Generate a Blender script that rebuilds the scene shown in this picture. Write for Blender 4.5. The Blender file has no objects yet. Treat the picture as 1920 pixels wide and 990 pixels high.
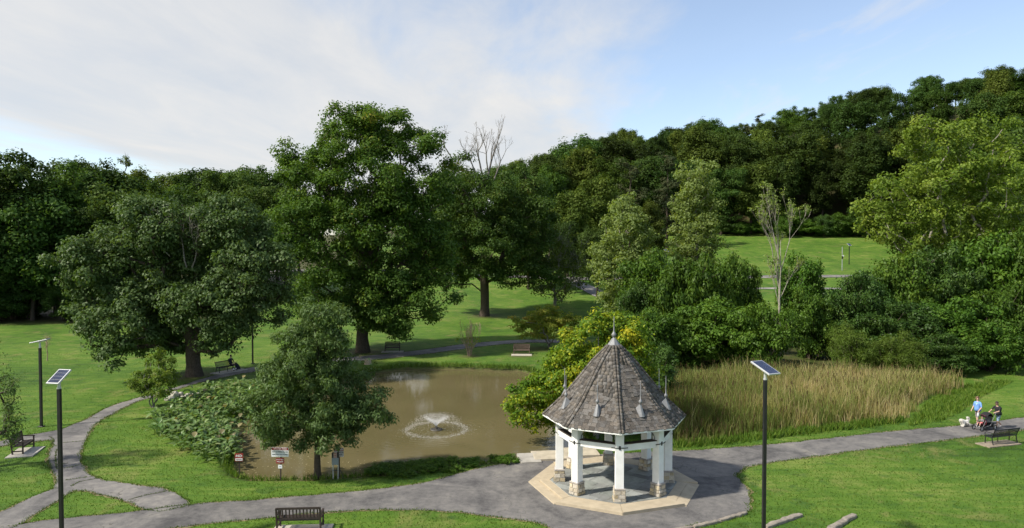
import bpy, bmesh, math, random
import numpy as np
from mathutils import Vector, Matrix, Quaternion, noise as mnoise
from mathutils.geometry import tessellate_polygon

# ------------------------------------------------------------------ camera, sky, sun, exposure
SC = bpy.context.scene
COL = SC.collection
F_PX, CAM_H, HORIZON = 1320.0, 11.4, 458.0          # lens in pixels of a 1920 wide picture, height, horizon row
PITCH = math.atan((495 - HORIZON) / F_PX)
cam_d = bpy.data.cameras.new('camera')
cam = bpy.data.objects.new('camera', cam_d); COL.objects.link(cam)
cam.location = (0, 0, CAM_H)
cam.rotation_euler = (math.radians(90) - PITCH, 0, 0)
cam_d.sensor_width = 36.0
cam_d.lens = 36.0 * F_PX / 1920.0
cam_d.clip_start = 0.5
cam_d.clip_end = 6000
SC.camera = cam

SUN_EL = math.radians(43)
SH_DIR = math.radians(21)                            # shadows fall to the right and a little away
sun_to = Vector((-math.cos(SH_DIR) * math.cos(SUN_EL), -math.sin(SH_DIR) * math.cos(SUN_EL), math.sin(SUN_EL)))
sun_d = bpy.data.lights.new('sun', 'SUN')
sun_d.energy = 3.75
sun_d.angle = math.radians(2.5)
sun_d.color = (1.0, 0.93, 0.82)
sun = bpy.data.objects.new('sun', sun_d); COL.objects.link(sun)
sun.rotation_euler = (-sun_to).to_track_quat('-Z', 'Y').to_euler()
sun.location = (-60, -20, 80)

world = bpy.data.worlds.new('World'); SC.world = world
world.use_nodes = True
wn, wl = world.node_tree.nodes, world.node_tree.links
wn.clear()
def N(tree_nodes, typ, **kw):
    n = tree_nodes.new(typ)
    for k, v in kw.items():
        setattr(n, k, v)
    return n
def wmath(op, a, b=None, c=None, clamp=False):
    n = wn.new('ShaderNodeMath'); n.operation = op; n.use_clamp = clamp
    for i, v in enumerate((a, b, c)):
        if v is None: continue
        if isinstance(v, (int, float)): n.inputs[i].default_value = v
        else: wl.new(v, n.inputs[i])
    return n.outputs[0]
w_out = wn.new('ShaderNodeOutputWorld'); w_bg = wn.new('ShaderNodeBackground')
w_bg.inputs['Strength'].default_value = 0.124
w_sky = wn.new('ShaderNodeTexSky'); w_sky.sky_type = 'NISHITA'; w_sky.sun_disc = False
w_sky.sun_elevation = SUN_EL
w_sky.sun_rotation = math.atan2(sun_to.x, sun_to.y)
w_sky.altitude = 150; w_sky.air_density = 0.9; w_sky.dust_density = 1.0; w_sky.ozone_density = 0.4
# a layer of thin high cloud: the view direction is carried onto a plane above the place
w_tc = wn.new('ShaderNodeTexCoord'); w_sep = wn.new('ShaderNodeSeparateXYZ')
wl.new(w_tc.outputs['Generated'], w_sep.inputs[0])
w_h = wmath('ADD', wmath('MAXIMUM', w_sep.outputs['Z'], 0.0), 0.03)
w_u = wmath('DIVIDE', w_sep.outputs['X'], w_h); w_v = wmath('DIVIDE', w_sep.outputs['Y'], w_h)
w_cmb = wn.new('ShaderNodeCombineXYZ'); wl.new(w_u, w_cmb.inputs[0]); wl.new(w_v, w_cmb.inputs[1])
def wnoise(scale, det, rough, sx, sy, off):
    m = wn.new('ShaderNodeMapping'); m.inputs['Scale'].default_value = (sx, sy, 1); m.inputs['Location'].default_value = off
    m.inputs['Rotation'].default_value = (0, 0, 0.25)
    wl.new(w_cmb.outputs[0], m.inputs[0])
    t = wn.new('ShaderNodeTexNoise'); t.inputs['Scale'].default_value = scale
    t.inputs['Detail'].default_value = det; t.inputs['Roughness'].default_value = rough
    t.inputs['Distortion'].default_value = 0.4
    wl.new(m.outputs[0], t.inputs['Vector'])
    return t.outputs[0]
n_big = wnoise(0.55, 5, 0.55, 1.0, 0.55, (3.1, 1.2, 0))
n_fine = wnoise(1.7, 7, 0.62, 1.0, 0.35, (0.3, 7.7, 0))
# right edge of the bank and its left edge, in plane coordinates, both torn by noise
edge_r = wmath('SUBTRACT', wmath('MULTIPLY', w_v, 0.16), w_u)
edge_r = wmath('ADD', edge_r, wmath('MULTIPLY', wmath('SUBTRACT', n_big, 0.5), 3.2))
edge_r = wmath('ADD', edge_r, wmath('MULTIPLY', wmath('SUBTRACT', n_fine, 0.5), 1.2))
m_r = wn.new('ShaderNodeMapRange'); m_r.interpolation_type = 'SMOOTHSTEP'
wl.new(edge_r, m_r.inputs[0]); m_r.inputs[1].default_value = -0.45; m_r.inputs[2].default_value = 0.9
edge_l = wmath('ADD', w_u, 3.7)
edge_l = wmath('ADD', edge_l, wmath('MULTIPLY', wmath('SUBTRACT', n_big, 0.5), 2.2))
edge_l = wmath('ADD', edge_l, wmath('MULTIPLY', wmath('SUBTRACT', n_fine, 0.5), 1.0))
m_l = wn.new('ShaderNodeMapRange'); m_l.interpolation_type = 'SMOOTHSTEP'
wl.new(edge_l, m_l.inputs[0]); m_l.inputs[1].default_value = -0.5; m_l.inputs[2].default_value = 0.7
dens = wmath('MULTIPLY', m_r.outputs[0], m_l.outputs[0])
wisp = wn.new('ShaderNodeMapRange'); wl.new(n_fine, wisp.inputs[0])
wisp.inputs[1].default_value = 0.46; wisp.inputs[2].default_value = 0.74; wisp.inputs[4].default_value = 0.7
dens = wmath('MAXIMUM', wmath('MULTIPLY', dens, wmath('ADD', wmath('MULTIPLY', n_fine, 0.35), 0.74), clamp=True), wisp.outputs[0])
dens = wmath('MAXIMUM', dens, 0.16)
w_cc = wn.new('ShaderNodeValToRGB'); wl.new(n_fine, w_cc.inputs[0])
w_cc.color_ramp.elements[0].position = 0.3; w_cc.color_ramp.elements[0].color = (0.84, 0.86, 0.885, 1)
w_cc.color_ramp.elements[1].position = 0.7; w_cc.color_ramp.elements[1].color = (1, 0.995, 0.985, 1)
w_cs = wn.new('ShaderNodeVectorMath'); w_cs.operation = 'SCALE'; w_cs.inputs['Scale'].default_value = 3.75
wl.new(w_cc.outputs[0], w_cs.inputs[0])
w_mix = wn.new('ShaderNodeMix'); w_mix.data_type = 'RGBA'
wl.new(dens, w_mix.inputs[0]); wl.new(w_sky.outputs[0], w_mix.inputs[6]); wl.new(w_cs.outputs[0], w_mix.inputs[7])
wl.new(w_mix.outputs[2], w_bg.inputs['Color']); wl.new(w_bg.outputs[0], w_out.inputs['Surface'])

SC.view_settings.view_transform = 'Standard'
SC.view_settings.look = 'None'
SC.view_settings.gamma = 1.0
SC.view_settings.exposure = 0.85
SC.view_settings.use_curve_mapping = False
SC.render.engine = 'CYCLES'
cy = SC.cycles
cy.max_bounces = 8; cy.diffuse_bounces = 5; cy.glossy_bounces = 2; cy.transmission_bounces = 6; cy.transparent_max_bounces = 4
cy.caustics_reflective = False; cy.caustics_refractive = False
cy.use_adaptive_sampling = True; cy.adaptive_threshold = 0.02
cy.use_denoising = True
try:
    cy.denoiser = 'OPENIMAGEDENOISE'; cy.denoising_input_passes = 'RGB_ALBEDO_NORMAL'; cy.denoising_prefilter = 'ACCURATE'
except Exception: pass
cy.sample_clamp_indirect = 4.0

# ------------------------------------------------------------------ layout helpers
RNG = np.random.default_rng(11)
random.seed(5)
def smooth(a, b, x):
    t = np.clip((np.asarray(x, float) - a) / (b - a), 0, 1)
    return t * t * (3 - 2 * t)
def ray(px, py):
    d = np.array([(px - 960) / F_PX, 1.0, -(py - 495) / F_PX])
    c, s = math.cos(PITCH), math.sin(PITCH)
    return np.array([d[0], d[1] * c + d[2] * s, -d[1] * s + d[2] * c])
def G(px, py, z=0.0):
    """the place on level ground at height z that the photograph shows at this pixel"""
    d = ray(px, py); t = (z - CAM_H) / d[2]
    return np.array([d[0] * t, d[1] * t, z])
def Gs(pts, z=0.0):
    return np.array([G(a, b, z)[:2] for a, b in pts])
def AT(px, y):
    """world x of a pixel column at distance y"""
    return (px - 960) / F_PX * y * 1.0004
def TOPZ(py, y):
    """height of a pixel row at distance y"""
    d = ray(960, py); return CAM_H + d[2] / d[1] * y

def in_poly(P, poly):
    P = np.asarray(P, float); x, y = P[:, 0], P[:, 1]
    ins = np.zeros(len(P), bool); n = len(poly)
    for i in range(n):
        x0, y0 = poly[i]; x1, y1 = poly[(i + 1) % n]
        c = ((y0 > y) != (y1 > y))
        with np.errstate(divide='ignore', invalid='ignore'):
            xi = (x1 - x0) * (y - y0) / (y1 - y0 + 1e-12) + x0
        ins ^= c & (x < xi)
    return ins
def dist_poly(P, poly, closed=True):
    P = np.asarray(P, float)[:, :2]; best = np.full(len(P), 1e9); n = len(poly)
    for i in range(n if closed else n - 1):
        a = np.asarray(poly[i], float); b = np.asarray(poly[(i + 1) % n], float)
        ab = b - a; t = np.clip(((P - a) @ ab) / (ab @ ab + 1e-12), 0, 1)
        best = np.minimum(best, np.hypot(*(P - (a + t[:, None] * ab)).T))
    return best
def catmull(pts, step=0.6, closed=False):
    pts = np.asarray(pts, float); n = len(pts); out = []
    rng = range(n) if closed else range(n - 1)
    for i in rng:
        if closed: p0, p1, p2, p3 = pts[i - 1], pts[i], pts[(i + 1) % n], pts[(i + 2) % n]
        else: p0, p1, p2, p3 = pts[max(i - 1, 0)], pts[i], pts[i + 1], pts[min(i + 2, n - 1)]
        k = max(1, int(np.linalg.norm(p2 - p1) / step))
        for j in range(k):
            t = j / k
            out.append(0.5 * ((2 * p1) + (-p0 + p2) * t + (2 * p0 - 5 * p1 + 4 * p2 - p3) * t * t + (-p0 + 3 * p1 - 3 * p2 + p3) * t ** 3))
    if not closed: out.append(pts[-1])
    return np.array(out)

POND = catmull(Gs([(700, 692), (760, 685), (850, 684), (930, 687), (985, 690), (1045, 716), (1085, 760), (1100, 800), (1110, 838), (1060, 848), (985, 857),
                   (945, 862), (880, 872), (790, 882), (690, 890), (600, 896), (520, 898), (452, 894), (428, 876), (432, 842), (418, 806),
                   (428, 782), (470, 758), (520, 735), (600, 712)]), 0.5, True)
WATER_Z = -0.36
def wob(x, y, s, seed=0.0):
    x = np.asarray(x, float); y = np.asarray(y, float)
    return (np.sin(x * s + seed) * np.cos(y * s * 1.3 + seed * 1.7) + 0.5 * np.sin(x * s * 2.3 + y * s * 1.9 + seed * 3.1) + 0.35 * np.sin(-x * s * 4.1 + y * s * 3.7 + seed)) / 1.85
RX = [-400, -250, -100, -40, 0, 48, 82, 111, 155, 207, 320, 600]
RZ = [12, 12, 14, 18, 26, 41, 45, 51, 61, 69, 76, 76]
def terr(x, y):
    """height of the land without the pond"""
    x = np.asarray(x, float); y = np.asarray(y, float)
    base = np.interp(y, [0, 96, 112, 130, 150, 180, 228, 260], [0, 0, 0.5, 2.2, 4.6, 7.2, 14.5, 18])
    lefty = smooth(-30, -75, x)
    base = base * (1 - 0.45 * lefty)
    yf = 226 - 48 * smooth(105, 165, x) + 4 * np.sin(x * 0.05)
    top = np.interp(x, RX, RZ) * 1.0
    t = smooth(0, 1, (y - yf) / 80.0)
    return base + np.maximum(top - base, 0) * t * (y > yf)
def terr1(x, y): return float(terr(np.array([x]), np.array([y]))[0])
def GT(px, py):
    """the place on the land that the photograph shows at this pixel"""
    d = ray(px, py); t = np.arange(20, 420, 0.1)
    x, y, z = d[0] * t, d[1] * t, CAM_H + d[2] * t
    hit = np.nonzero(z <= terr(x, y))[0]
    i = hit[0] if len(hit) else len(t) - 1
    return np.array([x[i], y[i], z[i]])

# ------------------------------------------------------------------ mesh helpers
def obj(name, me, mat=None, parent=None):
    o = bpy.data.objects.new(name, me); COL.objects.link(o)
    if mat is not None and me is not None:
        for m in (mat if isinstance(mat, (list, tuple)) else [mat]): me.materials.append(m)
    if parent is not None: o.parent = parent
    return o
def thing(name, label, cat, loc=(0, 0, 0), rz=0.0, group=None):
    o = bpy.data.objects.new(name, None); COL.objects.link(o)
    o.empty_display_size = 0.3
    o.location = tuple(float(v) for v in loc); o.rotation_euler = (0, 0, rz)
    return tag(o, label, cat, group)
def tag(o, label=None, cat=None, group=None, kind=None):
    if label: o['label'] = label
    if cat: o['category'] = cat
    if group: o['group'] = group
    if kind: o['kind'] = kind
    return o
def copy_tree(o, parent=None):
    c = o.copy(); COL.objects.link(c)
    if parent is not None: c.parent = parent
    for ch in list(o.children): copy_tree(ch, c)
    return c
def np_mesh(name, V, F, attr=None, mats=None, smooth_shade=False):
    """V (n,3), F (m,k) with k = 3 or 4, attr one float for each face"""
    V = np.ascontiguousarray(V, np.float32); F = np.ascontiguousarray(F, np.int32)
    me = bpy.data.meshes.new(name); k = F.shape[1]
    me.vertices.add(len(V)); me.vertices.foreach_set('co', V.ravel())
    me.loops.add(F.size); me.loops.foreach_set('vertex_index', F.ravel())
    me.polygons.add(len(F)); me.polygons.foreach_set('loop_start', np.arange(0, F.size, k, dtype=np.int32))
    try: me.polygons.foreach_set('loop_total', np.full(len(F), k, np.int32))
    except Exception: pass
    me.update(calc_edges=True)
    if smooth_shade: me.polygons.foreach_set('use_smooth', np.ones(len(F), bool))
    if attr is not None:
        a = me.attributes.new('v', 'FLOAT', 'FACE'); a.data.foreach_set('value', np.ascontiguousarray(attr, np.float32))
    return me
class MB:
    """collects boxes, tubes and turned shapes into one mesh"""
    def __init__(s): s.v = []; s.f = []
    def add(s, V, F):
        b = len(s.v); s.v += [tuple(map(float, p)) for p in V]; s.f += [tuple(b + i for i in f) for f in F]; return s
    def box(s, c, d, rot=None):
        x, y, z = d[0] / 2, d[1] / 2, d[2] / 2
        V = [Vector(p) for p in ((-x, -y, -z), (x, -y, -z), (x, y, -z), (-x, y, -z), (-x, -y, z), (x, -y, z), (x, y, z), (-x, y, z))]
        if rot is not None: V = [rot @ p for p in V]
        V = [p + Vector(c) for p in V]
        return s.add(V, [(0, 3, 2, 1), (4, 5, 6, 7), (0, 1, 5, 4), (1, 2, 6, 5), (2, 3, 7, 6), (3, 0, 4, 7)])
    def bar(s, a, b, w, h, up=(0, 0, 1)):
        a, b = Vector(a), Vector(b); d = (b - a); L = d.length; d.normalize()
        r = d.cross(Vector(up));
        if r.length < 1e-5: r = Vector((1, 0, 0))
        r.normalize(); u = r.cross(d)
        V = []
        for p in (a, b):
            for i, j in ((-1, -1), (1, -1), (1, 1), (-1, 1)): V.append(p + r * (i * w / 2) + u * (j * h / 2))
        return s.add(V, [(0, 1, 2, 3), (7, 6, 5, 4), (0, 4, 5, 1), (1, 5, 6, 2), (2, 6, 7, 3), (3, 7, 4, 0)])
    def tube(s, pts, rad, n=8, cap=True):
        pts = [Vector(p) for p in pts]
        if not isinstance(rad, (list, tuple, np.ndarray)): rad = [rad] * len(pts)
        V = []; F = []
        ref = Vector((0.13, 0.97, 0.2))
        for i, p in enumerate(pts):
            t = (pts[min(i + 1, len(pts) - 1)] - pts[max(i - 1, 0)]).normalized()
            r = t.cross(ref)
            if r.length < 1e-4: r = t.cross(Vector((1, 0, 0)))
            r.normalize(); u = t.cross(r)
            for k in range(n):
                a = 2 * math.pi * k / n; V.append(p + (r * math.cos(a) + u * math.sin(a)) * rad[i])
        for i in range(len(pts) - 1):
            for k in range(n):
                a, b = i * n + k, i * n + (k + 1) % n; F.append((a, b, b + n, a + n))
        if cap: F.append(tuple(range(n - 1, -1, -1))); F.append(tuple(range((len(pts) - 1) * n, len(pts) * n)))
        return s.add(V, F)
    def lathe(s, prof, c=(0, 0, 0), n=12, phase=0.0):
        V = []; F = []
        for r, z in prof:
            for k in range(n):
                a = 2 * math.pi * k / n + phase; V.append((c[0] + r * math.cos(a), c[1] + r * math.sin(a), c[2] + z))
        for i in range(len(prof) - 1):
            for k in range(n):
                a, b = i * n + k, i * n + (k + 1) % n; F.append((a, b, b + n, a + n))
        F.append(tuple(range(n - 1, -1, -1))); F.append(tuple(range((len(prof) - 1) * n, len(prof) * n)))
        return s.add(V, F)
    def prism(s, poly, z0, z1):
        n = len(poly)
        V = [(p[0], p[1], z0) for p in poly] + [(p[0], p[1], z1) for p in poly]
        F = [tuple(range(n - 1, -1, -1)), tuple(range(n, 2 * n))] + [(i, (i + 1) % n, (i + 1) % n + n, i + n) for i in range(n)]
        return s.add(V, F)
    def mesh(s, name, bevel=0.0, smooth_shade=False):
        me = bpy.data.meshes.new(name); me.from_pydata(s.v, [], s.f); me.update()
        if bevel > 0:
            bm = bmesh.new(); bm.from_mesh(me)
            bmesh.ops.bevel(bm, geom=bm.edges[:], offset=bevel, segments=1, affect='EDGES', clamp_overlap=True)
            bm.to_mesh(me); bm.free()
        if smooth_shade: me.polygons.foreach_set('use_smooth', [True] * len(me.polygons))
        return me
    def build(s, name, mat, parent=None, bevel=0.0, smooth_shade=False):
        return obj(name, s.mesh(name, bevel, smooth_shade), mat, parent)
def rotz(a): return Matrix.Rotation(a, 3, 'Z')

# ------------------------------------------------------------------ materials
MATS = {}
def new_mat(name):
    m = bpy.data.materials.new(name); m.use_nodes = True
    nt = m.node_tree; nt.nodes.clear()
    out = nt.nodes.new('ShaderNodeOutputMaterial')
    MATS[name] = m
    return m, nt.nodes, nt.links, out
def ramp(nodes, links, src, stops):
    r = nodes.new('ShaderNodeValToRGB'); e = r.color_ramp.elements
    while len(e) < len(stops): e.new(0.5)
    for i, (p, c) in enumerate(stops):
        e[i].position = p; e[i].color = (*c, 1)
    links.new(src, r.inputs[0]); return r.outputs[0]
def tex_noise(nodes, links, vec, scale, det=4, rough=0.55, dist=0.0):
    t = nodes.new('ShaderNodeTexNoise'); t.inputs['Scale'].default_value = scale; t.inputs['Detail'].default_value = det
    t.inputs['Roughness'].default_value = rough; t.inputs['Distortion'].default_value = dist
    if vec is not None: links.new(vec, t.inputs['Vector'])
    return t.outputs[0]
def mixc(nodes, links, fac, a, b, blend='MIX'):
    m = nodes.new('ShaderNodeMix'); m.data_type = 'RGBA'; m.blend_type = blend
    for sock, v in ((m.inputs[0], fac), (m.inputs[6], a), (m.inputs[7], b)):
        if isinstance(v, (int, float)): sock.default_value = v
        elif isinstance(v, tuple): sock.default_value = (*v, 1)
        else: links.new(v, sock)
    return m.outputs[2]
def mathn(nodes, links, op, a, b=None, clamp=False):
    n = nodes.new('ShaderNodeMath'); n.operation = op; n.use_clamp = clamp
    for i, v in enumerate((a, b)):
        if v is None: continue
        if isinstance(v, (int, float)): n.inputs[i].default_value = v
        else: links.new(v, n.inputs[i])
    return n.outputs[0]
def mapr(nodes, links, v, a, b, c=0.0, d=1.0):
    m = nodes.new('ShaderNodeMapRange'); links.new(v, m.inputs[0])
    for i, q in enumerate((a, b, c, d)): m.inputs[i + 1].default_value = q
    return m.outputs[0]
def world_pos(nodes): return nodes.new('ShaderNodeNewGeometry').outputs['Position']
def plain(name, c, rough=0.6, metal=0.0, var=0.25, scale=6.0, bump=0.0, spec=0.4, objvar=0.0):
    """a painted, stone or metal surface with uneven tone and a little relief"""
    m, n, l, out = new_mat(name)
    b = n.new('ShaderNodeBsdfPrincipled'); l.new(b.outputs[0], out.inputs[0])
    b.inputs['Roughness'].default_value = rough; b.inputs['Metallic'].default_value = metal
    b.inputs['Specular IOR Level'].default_value = spec
    tc = n.new('ShaderNodeTexCoord').outputs['Object']
    t = tex_noise(n, l, tc, scale, 5, 0.6)
    c0 = tuple(v * (1 - var) for v in c); c1 = tuple(min(1, v * (1 + var * 0.8)) for v in c)
    col = ramp(n, l, t, [(0.3, c0), (0.7, c1)])
    if objvar:
        oi = n.new('ShaderNodeObjectInfo').outputs['Random']
        g = n.new('ShaderNodeNewGeometry').outputs['Random Per Island']
        r = mathn(n, l, 'FRACT', mathn(n, l, 'ADD', oi, g))
        hs = n.new('ShaderNodeHueSaturation'); l.new(col, hs.inputs['Color'])
        l.new(mapr(n, l, r, 0, 1, 1 - objvar, 1 + objvar * 1.1), hs.inputs['Value'])
        r2 = mathn(n, l, 'FRACT', mathn(n, l, 'MULTIPLY', r, 7.31))
        l.new(mapr(n, l, r2, 0, 1, 0.45, 1.2), hs.inputs['Saturation'])
        col = hs.outputs[0]
    l.new(col, b.inputs['Base Color'])
    if bump:
        bp = n.new('ShaderNodeBump'); bp.inputs['Strength'].default_value = bump; bp.inputs['Distance'].default_value = 0.02
        l.new(tex_noise(n, l, tc, scale * 6, 6, 0.65), bp.inputs['Height']); l.new(bp.outputs[0], b.inputs['Normal'])
    return m
def leaf_mat(name, stops, trans=0.32, rough=0.45, spec=0.35, back=None, objvar=0.12):
    """leaves: tone from leaf to leaf, light shining through, soft gloss, optional paler underside"""
    m, n, l, out = new_mat(name)
    a = n.new('ShaderNodeAttribute'); a.attribute_name = 'v'
    col = ramp(n, l, a.outputs['Fac'], stops)
    oi = n.new('ShaderNodeObjectInfo').outputs['Random']
    hs = n.new('ShaderNodeHueSaturation'); l.new(col, hs.inputs['Color'])
    l.new(mapr(n, l, oi, 0, 1, 1 - objvar, 1 + objvar), hs.inputs['Value'])
    l.new(mapr(n, l, mathn(n, l, 'FRACT', mathn(n, l, 'MULTIPLY', oi, 5.7)), 0, 1, 0.5 - objvar * 0.045, 0.5 + objvar * 0.03), hs.inputs['Hue'])
    col = hs.outputs[0]
    if back:
        col = mixc(n, l, mathn(n, l, 'MULTIPLY', n.new('ShaderNodeNewGeometry').outputs['Backfacing'], 0.8), col, back)
    b = n.new('ShaderNodeBsdfPrincipled'); b.inputs['Roughness'].default_value = rough; b.inputs['Specular IOR Level'].default_value = spec
    l.new(col, b.inputs['Base Color'])
    t = n.new('ShaderNodeBsdfTranslucent')
    tcol = mixc(n, l, 1.0, col, (1.25, 1.2, 0.55), 'MULTIPLY'); l.new(tcol, t.inputs[0])
    mx = n.new('ShaderNodeMixShader'); mx.inputs[0].default_value = trans
    l.new(b.outputs[0], mx.inputs[1]); l.new(t.outputs[0], mx.inputs[2]); l.new(mx.outputs[0], out.inputs[0])
    return m

def lawn_mat():
    m, n, l, out = new_mat('lawn')
    b = n.new('ShaderNodeBsdfPrincipled'); l.new(b.outputs[0], out.inputs[0]); b.inputs['Roughness'].default_value = 0.75
    b.inputs['Specular IOR Level'].default_value = 0.15
    p = world_pos(n)
    n1 = tex_noise(n, l, p, 0.09, 5, 0.6, 0.5); n2 = tex_noise(n, l, p, 0.7, 5, 0.65); n3 = tex_noise(n, l, p, 7.0, 4, 0.7)
    mp = n.new('ShaderNodeMapping'); mp.inputs['Scale'].default_value = (0.35, 2.4, 1); mp.inputs['Rotation'].default_value = (0, 0, 0.2); l.new(p, mp.inputs[0])
    n4 = tex_noise(n, l, mp.outputs[0], 0.8, 3, 0.6, 0.3)                     # mower lines and trampled streaks
    f = mathn(n, l, 'ADD', mathn(n, l, 'MULTIPLY', n1, 0.40), mathn(n, l, 'MULTIPLY', n2, 0.25))
    f = mathn(n, l, 'ADD', f, mathn(n, l, 'ADD', mathn(n, l, 'MULTIPLY', n3, 0.15), mathn(n, l, 'MULTIPLY', n4, 0.28)))
    f = mathn(n, l, 'SUBTRACT', f, 0.04)
    col = ramp(n, l, f, [(0.38, (0.032, 0.070, 0.011)), (0.46, (0.059, 0.124, 0.014)), (0.53, (0.085, 0.156, 0.018)), (0.61, (0.155, 0.20, 0.042))])
    dry = mapr(n, l, tex_noise(n, l, p, 0.33, 6, 0.7, 0.8), 0.54, 0.68)
    col = mixc(n, l, mathn(n, l, 'MULTIPLY', dry, 0.62), col, (0.20, 0.185, 0.065))
    clover = mapr(n, l, tex_noise(n, l, p, 0.9, 4, 0.6, 0.6), 0.58, 0.66)
    col = mixc(n, l, mathn(n, l, 'MULTIPLY', clover, 0.55), col, (0.030, 0.078, 0.016))
    spk = mapr(n, l, tex_noise(n, l, p, 11.0, 2, 0.5), 0.68, 0.74)
    col = mixc(n, l, mathn(n, l, 'MULTIPLY', spk, 0.6), col, (0.26, 0.25, 0.10))
    a = n.new('ShaderNodeAttribute'); a.attribute_name = 'litter'                # leaf litter and bare soil under the woods, at tree feet
    lit = ramp(n, l, n2, [(0.3, (0.030, 0.028, 0.012)), (0.7, (0.075, 0.062, 0.030))])
    fac = mathn(n, l, 'MULTIPLY', a.outputs['Fac'], mapr(n, l, n2, 0.25, 0.6, 0.5, 1.0), clamp=True)
    col = mixc(n, l, fac, col, lit)
    a2 = n.new('ShaderNodeAttribute'); a2.attribute_name = 'soil'
    soil = ramp(n, l, n3, [(0.3, (0.050, 0.038, 0.020)), (0.7, (0.120, 0.095, 0.050))])
    fac2 = mathn(n, l, 'MULTIPLY', a2.outputs['Fac'], mapr(n, l, n3, 0.3, 0.62, 0.35, 1.0), clamp=True)
    col = mixc(n, l, fac2, col, soil)
    l.new(col, b.inputs['Base Color'])
    bp = n.new('ShaderNodeBump'); bp.inputs['Strength'].default_value = 0.55; bp.inputs['Distance'].default_value = 0.05
    h = mathn(n, l, 'ADD', tex_noise(n, l, p, 24, 4, 0.75), mathn(n, l, 'MULTIPLY', n2, 1.2))
    l.new(h, bp.inputs['Height']); l.new(bp.outputs[0], b.inputs['Normal'])
    return m
def asphalt_mat(name='asphalt', tone=1.0):
    m, n, l, out = new_mat(name)
    b = n.new('ShaderNodeBsdfPrincipled'); l.new(b.outputs[0], out.inputs[0]); b.inputs['Roughness'].default_value = 0.85
    b.inputs['Specular IOR Level'].default_value = 0.12
    p = world_pos(n)
    n1 = tex_noise(n, l, p, 0.35, 6, 0.62, 0.8); n2 = tex_noise(n, l, p, 3.0, 5, 0.7); n3 = tex_noise(n, l, p, 45, 3, 0.7)
    f = mathn(n, l, 'ADD', mathn(n, l, 'MULTIPLY', n1, 0.55), mathn(n, l, 'ADD', mathn(n, l, 'MULTIPLY', n2, 0.25), mathn(n, l, 'MULTIPLY', n3, 0.2)))
    q = lambda c: tuple(v * tone for v in c)
    col = ramp(n, l, f, [(0.40, q((0.074, 0.072, 0.072))), (0.475, q((0.126, 0.121, 0.117))), (0.54, q((0.168, 0.160, 0.151))), (0.62, q((0.23, 0.214, 0.19)))])
    v = n.new('ShaderNodeTexVoronoi'); v.feature = 'DISTANCE_TO_EDGE'; v.inputs['Scale'].default_value = 0.42
    dv = n.new('ShaderNodeVectorMath'); dv.operation = 'ADD'; l.new(p, dv.inputs[0])
    nn = n.new('ShaderNodeTexNoise'); nn.inputs['Scale'].default_value = 1.1; nn.inputs['Detail'].default_value = 5; l.new(p, nn.inputs['Vector'])
    sc = n.new('ShaderNodeVectorMath'); sc.operation = 'SCALE'; sc.inputs['Scale'].default_value = 1.3; l.new(nn.outputs['Color'], sc.inputs[0]); l.new(sc.outputs[0], dv.inputs[1])
    l.new(dv.outputs[0], v.inputs['Vector'])
    crack = mapr(n, l, v.outputs['Distance'], 0.0, 0.009, 1, 0)
    crack = mathn(n, l, 'MULTIPLY', crack, mapr(n, l, n1, 0.48, 0.6), clamp=True)
    col = mixc(n, l, mathn(n, l, 'MULTIPLY', crack, 0.75), col, (0.045, 0.045, 0.035))
    l.new(col, b.inputs['Base Color'])
    bp = n.new('ShaderNodeBump'); bp.inputs['Strength'].default_value = 0.4; bp.inputs['Distance'].default_value = 0.01
    l.new(mathn(n, l, 'SUBTRACT', n3, crack), bp.inputs['Height']); l.new(bp.outputs[0], b.inputs['Normal'])
    return m
def water_mat():
    m, n, l, out = new_mat('muddy_water')
    b = n.new('ShaderNodeBsdfPrincipled'); l.new(b.outputs[0], out.inputs[0])
    b.inputs['Roughness'].default_value = 0.025; b.inputs['IOR'].default_value = 1.36
    p = world_pos(n)
    c = ramp(n, l, tex_noise(n, l, p, 0.16, 4, 0.5, 0.6), [(0.3, (0.108, 0.092, 0.042)), (0.7, (0.142, 0.119, 0.058))])
    l.new(c, b.inputs['Base Color'])
    mp = n.new('ShaderNodeMapping'); mp.inputs['Scale'].default_value = (1.0, 1.9, 1); l.new(p, mp.inputs[0])
    fc = n.new('ShaderNodeVectorMath'); fc.operation = 'DISTANCE'; l.new(p, fc.inputs[0]); fc.inputs[1].default_value = tuple(G(818, 806, -0.36))
    fd = fc.outputs['Value']                                               # rings that run out from the fountain
    rg_ = mathn(n, l, 'SINE', mathn(n, l, 'ADD', mathn(n, l, 'MULTIPLY', fd, 15.0), mathn(n, l, 'MULTIPLY', tex_noise(n, l, p, 1.5, 2), 5.0)))
    rg_ = mathn(n, l, 'MULTIPLY', rg_, mapr(n, l, fd, 1.2, 7.5, 0.30, 0.0))
    h = mathn(n, l, 'ADD', mathn(n, l, 'ADD', rg_, tex_noise(n, l, mp.outputs[0], 2.2, 3, 0.5, 0.4)), mathn(n, l, 'MULTIPLY', tex_noise(n, l, mp.outputs[0], 8.0, 3, 0.5), 0.25))
    bp = n.new('ShaderNodeBump'); bp.inputs['Strength'].default_value = 0.085; bp.inputs['Distance'].default_value = 0.05
    l.new(h, bp.inputs['Height']); l.new(bp.outputs[0], b.inputs['Normal'])
    return m

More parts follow.
